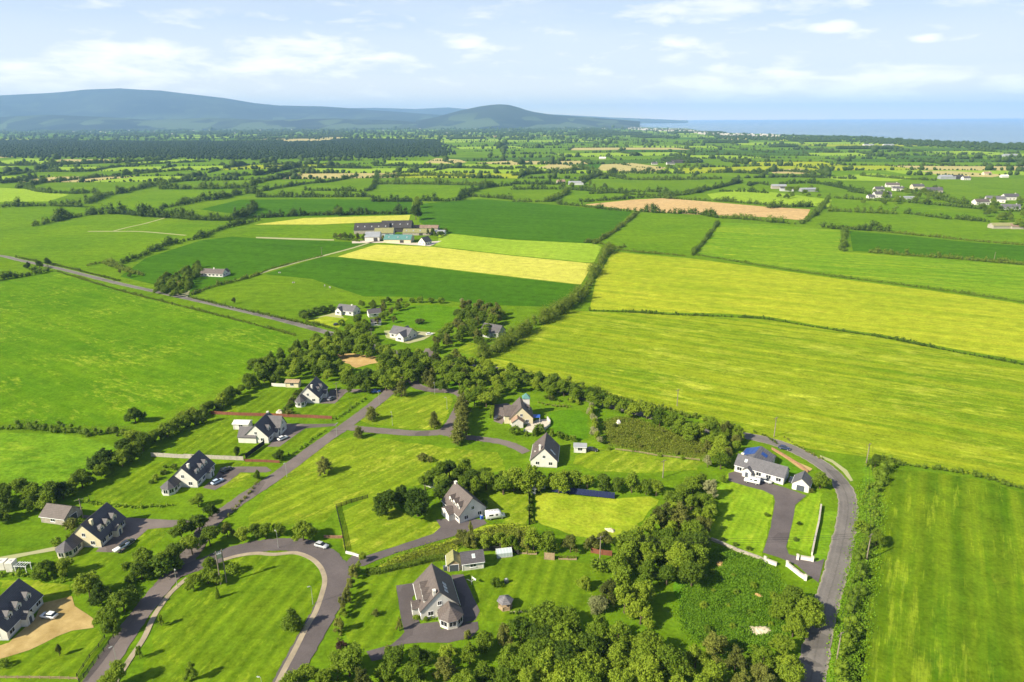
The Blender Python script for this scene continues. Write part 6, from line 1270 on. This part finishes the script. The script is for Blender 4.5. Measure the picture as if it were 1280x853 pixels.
f = MB(); [f.tube((0,0,1.2),(1.3*math.cos(R(90*i)),1.3*math.sin(R(90*i)),1.9),.025,n=5) for i in range(4)]; f.build('arm', m_upvc, cl); MB().add([(1.2,0,1.88),(0,1.2,1.88),(.2,1.1,1.2),(1.1,.2,1.2)],[(0,1,2,3)]).build('cloth', m_upvc, cl)
# cows
def cow(px, an_, label):
    p = G(*px); r = bpy.data.meshes.new('cow'); P_ = [(-.75,0,1.1,.34),(-.2,0,1.08,.40),(.45,0,1.12,.36),(.85,0,1.3,.2),(1.15,0,1.25,.14),(1.4,0,1.05,.09)]; E2 = [(i,i+1) for i in range(5)]
    for x, b0 in ((-.65,0),(.5,2)):
        for s in (-1,1): i = len(P_); P_ += [(x,s*.22,.75,.14),(x+.03,s*.23,.4,.08),(x,s*.23,.04,.07)]; E2 += [(b0,i),(i,i+1),(i+1,i+2)]
    i = len(P_); P_ += [(-1.0,0,1.2,.05),(-1.1,0,.7,.03)]; E2 += [(0,i),(i,i+1)]
    r.from_pydata([q[:3] for q in P_], E2, []); o = link('cow', r, m_cow, loc=(p[0],p[1],.06), rz=R(an_)); r.skin_vertices or None
    md = o.modifiers.new('Skin', 'SKIN'); bm = bmesh.new(); bm.from_mesh(r); ly = bm.verts.layers.skin.verify(); bm.verts.ensure_lookup_table()
    for v_, q in zip(bm.verts, P_): v_[ly].radius = (q[3], q[3])
    bm.verts[1][ly].use_root = True; bm.to_mesh(r); bm.free(); o.modifiers.new('Sub', 'SUBSURF').levels = 1; return tag(o, label, 'cow', 'cows in the pasture')
for px, an_, lab in (((367,355),10,"black and white cow alone at the left of the pasture"), ((406,358.5),100,"left cow of the pair in the pasture"), ((412.5,361),-40,"right cow of the pair in the pasture"), ((349.5,342.5),0,"cow standing near the farm lane")): cow(px, an_, lab)

# ------------------------------------------------------------------ middle distance: traced hedgerows, each a thing
MIDH = [('1', 10, 9, ["0,718 200,712 420,716", "440,700 520,665 640,640 820,600 960,582", "160,815 300,782 430,758", "430,755 600,752 730,765 860,772", "870,772 1010,782 1200,777 1280,722", "80,625 200,598 300,588 480,570 600,560 760,545 960,530",
          "0,562 200,542 440,540 560,520 800,500 1040,490", "0,512 300,506 460,500 700,490 860,480", "100,612 200,642 380,650 480,645", "900,690 1080,680 1200,652 1280,650", "980,582 1280,555", "800,628 1140,626 1280,612", "0,600 90,590 180,570", "700,745 860,715 1000,690", "280,790 320,765 360,772"]),
        ('2', 9, 8, ["0,560 100,540 230,515", "0,668 300,668 570,666", "0,642 250,602 380,590 510,562", "240,634 420,636 560,636 600,592 604,545", "590,512 800,515 1280,530", "560,572 860,560 1180,572", "600,602 900,604 1200,612", "580,690 780,690", "820,686 1000,686 1050,652 1150,622 1280,608", "1060,662 1280,680", "0,772 300,758 770,752", "40,518 300,522 580,525", "0,600 120,570 230,560"]),
        ('3', 8, 8, ["0,690 110,692 200,690", "190,690 245,665 280,636", "0,630 230,628 420,640 580,652", "580,655 780,662 900,650 960,636", "225,702 380,718 480,730 620,742", "640,740 780,748 920,752 1030,772", "1040,772 1160,778 1280,790", "340,692 500,682 660,668", "670,668 900,682 1090,692 1280,708", "380,652 640,642 860,645", "870,645 1000,628 1150,590", "480,547 640,545 780,542", "0,602 180,604 340,602", "330,600 440,560 560,575", "560,580 780,582 1040,577", "1040,640 1160,640 1280,648", "0,560 200,545 360,530 440,545", "980,545 1100,545 1280,555", "1180,612 1230,600 1280,608"]),
        ('4', 7.5, 8, ["0,792 130,802", "165,802 215,770 260,735 310,665", "0,722 110,718 230,716", "290,738 480,745 640,752", "670,748 860,772 1020,785 1110,792", "330,672 520,685 700,692", "700,694 900,712 1110,732 1280,742", "280,822 400,830 620,838", "60,602 240,600 460,642", "0,565 230,570 440,578", "400,640 520,655 600,672", "460,560 640,575 840,585", "820,660 900,690 1020,700 1100,680", "640,640 760,640 860,665", "0,535 100,540 220,548"])]
ZN = {'1': 'left', '2': 'centre-left', '3': 'centre-right', '4': 'right'}
for s, h_, w_, ls in MIDH:
    ls = sorted(ls, key=lambda t: -np.mean([q[1] for q in A(s, t)]))
    for i, t in enumerate(ls):
        px = A(s, t); dist = np.linalg.norm(G(*px[len(px)//2])[:2])
        hedge(px, h_*random.uniform(.85, 1.35), w_*random.uniform(.9, 1.2), f"dark bushy hedgerow between far fields, {ordinal(i+1)} from the front in the {ZN[s]} quarter", 'wild', random.choice([L_FAR, L_DARK, L_DARK]), 'hedgerows between the far fields')

# ------------------------------------------------------------------ far country: patchwork of fields, hedgerow trees, woods
g = np.random.default_rng(91)
conif = [G(*p)[:2] for p in D("-60,176 0,177 120,177 320,179 400,178 432,175 545,176 552,184 566,196 520,197 470,199 400,198 320,201 200,199 0,197 -60,197")]
def coastline(px): return np.interp(px, [-200, 780, 786, 822, 860, 876, 905, 960, 1072, 1160, 1280, 1500], [145, 150, 159.3, 161, 162, 165, 167.5, 169, 171.5, 177, 181.5, 189])
PAL = [(g_base, .22), (g_mid, .30), (g_lime, .21), (g_dark, .05), (g_gold, .02), (g_wood, .13), (g_yel, .07)]
cells = {i: [] for i in range(len(PAL))}; edges = []; woods = []
y = 1480.
while y < 9800:
    dy = 60+y*.062+g.uniform(-12, 12)*y/1500; dx0 = 150+y*.055; x = -.82*y-200+g.uniform(0, 150)
    sh = g.uniform(-.2, .2)
    while x < .84*y+200:
        dx = dx0*g.uniform(.6, 1.6); q = [(x, y), (x+dx, y), (x+dx+sh*dy, y+dy), (x+sh*dy, y+dy)]
        q = [(a+.10*dx0*math.sin(b*.011+a*.004)+g.uniform(-6, 6)*y/1500*0, b+.16*dy*math.sin(a*.0052+b*.002)*1.6) for a, b in q]
        cx, cy = np.mean(q, axis=0); px, py = PX(cx, cy); tp = PX(*q[3])[1]; x += dx
        if tp < coastline(px)+.3 or inside((cx, cy), conif): continue
        far_ = min(1, max(0, (cy-2600)/3500)); r = g.random()
        if r < .04+.26*far_: woods.append(q); continue
        u = g.random(); acc = 0; k = 0
        for k, (_, w_) in enumerate(PAL):
            acc += w_
            if u < acc: break
        cells[k].append(q); edges += [(q[0], q[1]), (q[0], q[3])]
    y += dy
for k, (m_, _) in enumerate(PAL):
    if not cells[k]: continue
    V = np.array([(a, b, .22) for q in cells[k] for a, b in q]); F = np.arange(len(V)).reshape(-1, 4)
    tag(link('field', npmesh('field', V, F), m_), kind='structure')
def stuff_bushes(name, label, cat, pts, rad, lf):
    """thousands of far bushes and trees that read as one mass"""
    pts = np.array(pts); rad = np.array(rad)[:, None, None]; n = len(pts)
    V = ICOV[None]*rad*g.uniform(.72, 1.2, (n, len(ICOV), 1))*np.array([1, 1, .95]); V = V+pts[:, None, :]
    F = (ICOF[None]+(np.arange(n)*len(ICOV))[:, None, None]).reshape(-1, 3)
    return tag(link(name, npmesh(name, V.reshape(-1, 3), F), lf), label, cat, kind='stuff')
P_ = []; R_ = []
for a, b in edges:
    a = np.array(a); b = np.array(b); L = np.linalg.norm(b-a); d = np.linalg.norm(a); st = max(5.5, d/300)
    if g.random() < .06: continue
    dens = g.uniform(.7, 1.0); big = g.uniform(.8, 1.25)
    for t in np.arange(0, L, st):
        if g.random() > dens: continue
        p = a+(b-a)*t/L+g.normal(size=2)*1.5; r = min(7.5, 2.2*math.exp(.42*g.normal()))*big*(1+d/6500)*(1+.45*math.sin(t*.021+a[0]*.01))
        P_.append((p[0], p[1], r*.8)); R_.append(r)
stuff_bushes('distant_hedgerows', "dark lines of hedgerow trees between the distant fields", 'hedgerows', P_, R_, L_FAR)
P_ = []; R_ = []
for q in woods:
    d = q[0][1]; dx = q[1][0]-q[0][0]; dy = q[3][1]-q[0][1]; st = max(9, d/330); n = int(dx*dy/(st*st*1.6))
    fx = g.uniform(.35, 1); fy = g.uniform(.3, .8)
    for _ in range(min(n, 900)):
        u, v = g.uniform(0, fx), g.uniform(0, fy)**1.3; p = (q[0][0]*(1-u)+q[1][0]*u+(q[3][0]-q[0][0])*v, q[0][1]+dy*v); r = g.uniform(3.5, 6.0)*(1+d/14000)
        P_.append((p[0], p[1], r*.9)); R_.append(r)
# wooded shore behind the coast fields, and the broken woods of the far left
for px in np.arange(560, 1420, .9):
    yb = coastline(px)
    for k in range(3 if px > 880 else 1):
        yy = yb+g.uniform(.3, 7.0 if px > 900 else 3.0)**1.0; p = G(px+g.uniform(-1, 1), yy); r = g.uniform(4, 7)*(1+p[1]/14000)
        if g.random() < .8: P_.append((p[0], p[1], r*.8)); R_.append(r)
for _ in range(8500):
    px = g.uniform(-120, 760); yy = 152.5+abs(g.normal())*11
    if yy > 176 or yy < 153.5: continue
    if math.sin(px*.031+yy*1.7)+math.sin(px*.083-yy*.9)+.7*g.normal() < -.35: continue
    p = G(px, yy); r = g.uniform(5, 11)*(1+p[1]/16000); P_.append((p[0], p[1], r*.8)); R_.append(r)
stuff_bushes('distant_woods', "scattered dark woods and shelter belts in the far distance", 'woods', P_, R_, L_FAR)
P_ = []; R_ = []
xs = [p[0] for p in conif]; ys = [p[1] for p in conif]
while len(P_) < 15000:
    p = (g.uniform(min(xs), max(xs)), g.uniform(min(ys), max(ys)))
    if inside((p[0]+g.normal()*22, p[1]+g.normal()*40), conif): r = g.uniform(4.5, 6.5); P_.append((p[0], p[1], r*1.05)); R_.append(r)
stuff_bushes('conifer_plantation', "broad dark conifer plantation stretching across the left distance", 'forest', P_, R_, L_PINE)
# town on the coast and scattered far houses: a mass of pale specks
m = MB()
for _ in range(330):
    px = g.choice([g.uniform(700, 765), g.uniform(785, 880), g.uniform(785, 880), g.uniform(880, 975)]); yy = coastline(px)+g.uniform(.6, 3.4)
    if px < 770: yy = 158+g.uniform(0, 4)
    p = G(px, yy); w_ = g.uniform(8, 18); M = Matrix.Translation((p[0], p[1], 0)) @ Matrix.Rotation(g.uniform(-.5, .5), 4, 'Z'); h_ = g.uniform(6, 10)
    m.prism(gable_prism(10, h_, h_+4), -w_/2, w_/2, M)
tag(m.build('distant_town', plain('distant_render', (.42, .38, .34), .9, .1, .3, .01, col2=(.58, .54, .50))), "pale houses of a coastal town strung along the far shore", 'town', kind='stuff')
m = MB()
for _ in range(150):
    px = g.uniform(-20, 640); yy = 152+abs(g.normal())*7; p = G(px, min(yy, 172)); w_ = g.uniform(10, 24); M = Matrix.Translation((p[0], p[1], 0)) @ Matrix.Rotation(g.uniform(-.5, .5), 4, 'Z')
    m.prism(gable_prism(10, 8, 11), -w_/2, w_/2, M)
tag(m.build('distant_houses', MATS['distant_render']), "white specks of houses scattered below the far mountain", 'houses', kind='stuff')

# ------------------------------------------------------------------ rough growth on the near ground (stuff)
def growth(name, label, txts, n, size, h, lf, seed):
    gg = np.random.default_rng(seed); C = []
    polys = [[G(*q)[:2] for q in A(s, t)] for s, t in txts]; ar = []
    for w in polys: ar.append(abs(sum(w[i][0]*w[(i+1) % len(w)][1]-w[(i+1) % len(w)][0]*w[i][1] for i in range(len(w))))/2)
    for w, a in zip(polys, ar):
        k = int(n*a/sum(ar)); xs = [p[0] for p in w]; ys = [p[1] for p in w]; c = 0
        while c < k:
            p = (gg.uniform(min(xs), max(xs)), gg.uniform(min(ys), max(ys)))
            if inside(p, w):
                p = (p[0]+gg.normal()*1.1, p[1]+gg.normal()*1.1)
                c += 1; hh = h*(.45+.9*max(0, math.sin(p[0]*.55+1.3*math.sin(p[1]*.4))*math.sin(p[1]*.5+math.sin(p[0]*.3)))); C.append((p[0], p[1], gg.uniform(.05, 1)*hh))
    C = np.array(C); v, f = quads(C, gg.normal(size=C.shape)*.8+np.array([0, 0, .9]), np.full(len(C), size), gg)
    tag(link(name, npmesh(name, v, f), lf), label, 'vegetation', kind='stuff')
growth('tall_weeds', "lush rank green growth filling the meadow by the bungalow", [('j', "0,420 100,380 210,260 480,335 575,420 600,560 640,800 560,900 300,920 60,860 -40,700")], 62000, .21, 1.0, L_LUSH, 1)
growth('scrub_growth', "olive scrub and tall grass on the abandoned plot", [('d', "620,420 700,385 820,395 960,445 1100,490 1290,520 1290,660 1060,630 850,605 640,565")], 22000, .24, 1.2, L_SCRUB, 2)
growth('verge_growth', "rank green verge growth beside the right-hand road", [('j', "1150,-60 1180,-200 1240,-200 1290,-60 1260,160 1215,440 1180,760 1120,1150 960,1150 1010,760 1075,440 1120,220")], 16000, .26, .8, L_LUSH, 3)
growth('seeding_weeds', "tall seeding grass beside the campervan drive", [('h', "200,790 300,725 600,640 780,590 980,520 1170,530 1170,640 700,650 660,720 500,750 300,800")], 7000, .24, .6, L_SCRUB, 4)

# ------------------------------------------------------------------ air, sky and sun
SUN_EL, SUN_AZ = R(35), R(30)     # shadows run 30 degrees left of +x ... towards +x,+y
mz = bpy.data.materials.new('haze'); mz.use_nodes = True; nt = mz.node_tree; nt.nodes.clear()
vo = nt.nodes.new('ShaderNodeVolumePrincipled'); out = nt.nodes.new('ShaderNodeOutputMaterial')
vo.inputs['Density'].default_value = 5.6e-5; vo.inputs['Color'].default_value = (.36, .59, 1.0, 1); vo.inputs['Anisotropy'].default_value = 0.0
nt.links.new(vo.outputs[0], out.inputs['Volume'])
hz = MB().box(-43000, 43000, -4000, 43000, -3, 860).build('haze', mz); tag(hz, kind='stuff'); tag(hz, "pale blue haze lying over the whole countryside", 'haze')

wd = bpy.data.worlds.new('World'); sc.world = wd; wd.use_nodes = True; nt = wd.node_tree; w = N(nt); bg = nt.nodes['Background']
sk = w.n('ShaderNodeTexSky', sky_type='NISHITA'); sk.sun_disc = False; sk.sun_elevation = SUN_EL; sk.sun_rotation = R(270-30); sk.altitude = 100; sk.air_density = 1.0; sk.dust_density = 1.2; sk.ozone_density = 1.5
# clouds: soft cumulus banks at their own bearings and heights, broken up by noise
tc = w.n('ShaderNodeTexCoord'); sp = w.n('ShaderNodeSeparateXYZ'); w.l(tc.outputs['Generated'], sp.inputs[0])
az = w.math('ARCTAN2', sp.outputs['X'], sp.outputs['Y']); el = w.math('ARCSINE', sp.outputs['Z'], 0)
cb = w.n('ShaderNodeCombineXYZ'); w.l(w.math('MULTIPLY', az, 13), cb.inputs['X']); w.l(w.math('MULTIPLY', el, 52), cb.inputs['Y'])
n1 = w.noise(cb.outputs[0], 1.0, 10, .60, .3)
cb2 = w.n('ShaderNodeCombineXYZ'); w.l(w.math('MULTIPLY', az, 2.2), cb2.inputs['X']); w.l(w.math('MULTIPLY', el, 14), cb2.inputs['Y']); n2 = w.noise(cb2.outputs[0], 1.0, 6, .6)
def bank(px, py, rw, rh):
    d = ray(px, py); a0 = math.atan2(d[0], d[1]); e0 = math.asin(d[2]/np.linalg.norm(d)); d = ray(px+rw, py); a1 = abs(math.atan2(d[0], d[1])-a0); d = ray(px, py-rh); e1 = math.asin(d[2]/np.linalg.norm(d))-e0
    q = w.math('ADD', w.math('POWER', w.math('ABSOLUTE', w.math('DIVIDE', w.math('SUBTRACT', az, a0), a1), 0), 2), w.math('POWER', w.math('ABSOLUTE', w.math('DIVIDE', w.math('SUBTRACT', el, e0), e1), 0), 2))
    return w.math('SUBTRACT', 1.0, w.ramp(q, .0, 1.5))
tot = None
for b_ in ((150,86,150,32), (20,92,90,30), (205,66,60,16), (385,72,95,30), (370,50,40,14), (590,56,38,15), (850,50,24,9), (840,75,30,8), (940,108,130,28), (1095,108,110,26), (1255,106,40,16), (1040,34,28,9), (1160,48,22,6), (470,72,50,8), (900,12,160,14)):
    k = bank(*b_); tot = k if tot is None else w.math('MAXIMUM', tot, k)
cov = w.ramp(w.math('ADD', w.math('MULTIPLY', tot, .50), w.math('MULTIPLY', w.math('SUBTRACT', n1, .5), 2.3)), .10, .60)
wisp = w.math('MULTIPLY', w.ramp(n2, .45, .75), .32)
# the clear sky pales towards the horizon
base = w.mix(1.0, sk.outputs['Color'], (1.0, 1.03, 1.16), 'MULTIPLY')
for e0, e1, c_ in ((24., 6., (7.4, 8.5, 10.4)), (7., 3.2, (10.2, 10.2, 10.0)), (3.4, 1.2, (15., 13., 9.5)), (1.3, .0, (30., 21., 9.))):
    base = w.mix(w.math('MULTIPLY', w.ramp(el, R(e0), R(e1)), .92), base, c_)
base = w.mix(w.math('MULTIPLY', wisp, w.ramp(el, R(3), R(7))), base, (11.0, 11.0, 11.0))
col = w.mix(w.math('MULTIPLY', cov, .72), base, w.mix(w.ramp(el, R(1), R(8)), (19., 17., 13.5), (11.6, 11.4, 11.2)))
w.l(col, bg.inputs['Color']); bg.inputs['Strength'].default_value = 0.052

sd = bpy.data.lights.new('Sun', 'SUN'); sd.energy = 5.0; sd.angle = R(.53); sd.color = (1.0, .92, .72); so = bpy.data.objects.new('Sun', sd); COL.objects.link(so)
tosun = Vector((-math.cos(SUN_AZ)*math.cos(SUN_EL), -math.sin(SUN_AZ)*math.cos(SUN_EL), math.sin(SUN_EL)))
so.rotation_euler = tosun.to_track_quat('Z', 'Y').to_euler(); so.location = (0, 0, 300)
vs = sc.view_settings; vs.view_transform = 'Standard'; vs.look = 'None'; vs.exposure = 1.03; vs.gamma = 1; vs.use_curve_mapping = False
cy = sc.cycles; cy.max_bounces = 4; cy.diffuse_bounces = 2; cy.glossy_bounces = 2; cy.transmission_bounces = 2; cy.volume_bounces = 1; cy.transparent_max_bounces = 4
cy.use_denoising = True; cy.denoising_input_passes = 'RGB_ALBEDO_NORMAL'; cy.sample_clamp_indirect = 4
sc.render.use_persistent_data = False
print('TREES', NTREE[0], 'HEDGES', NH[0])
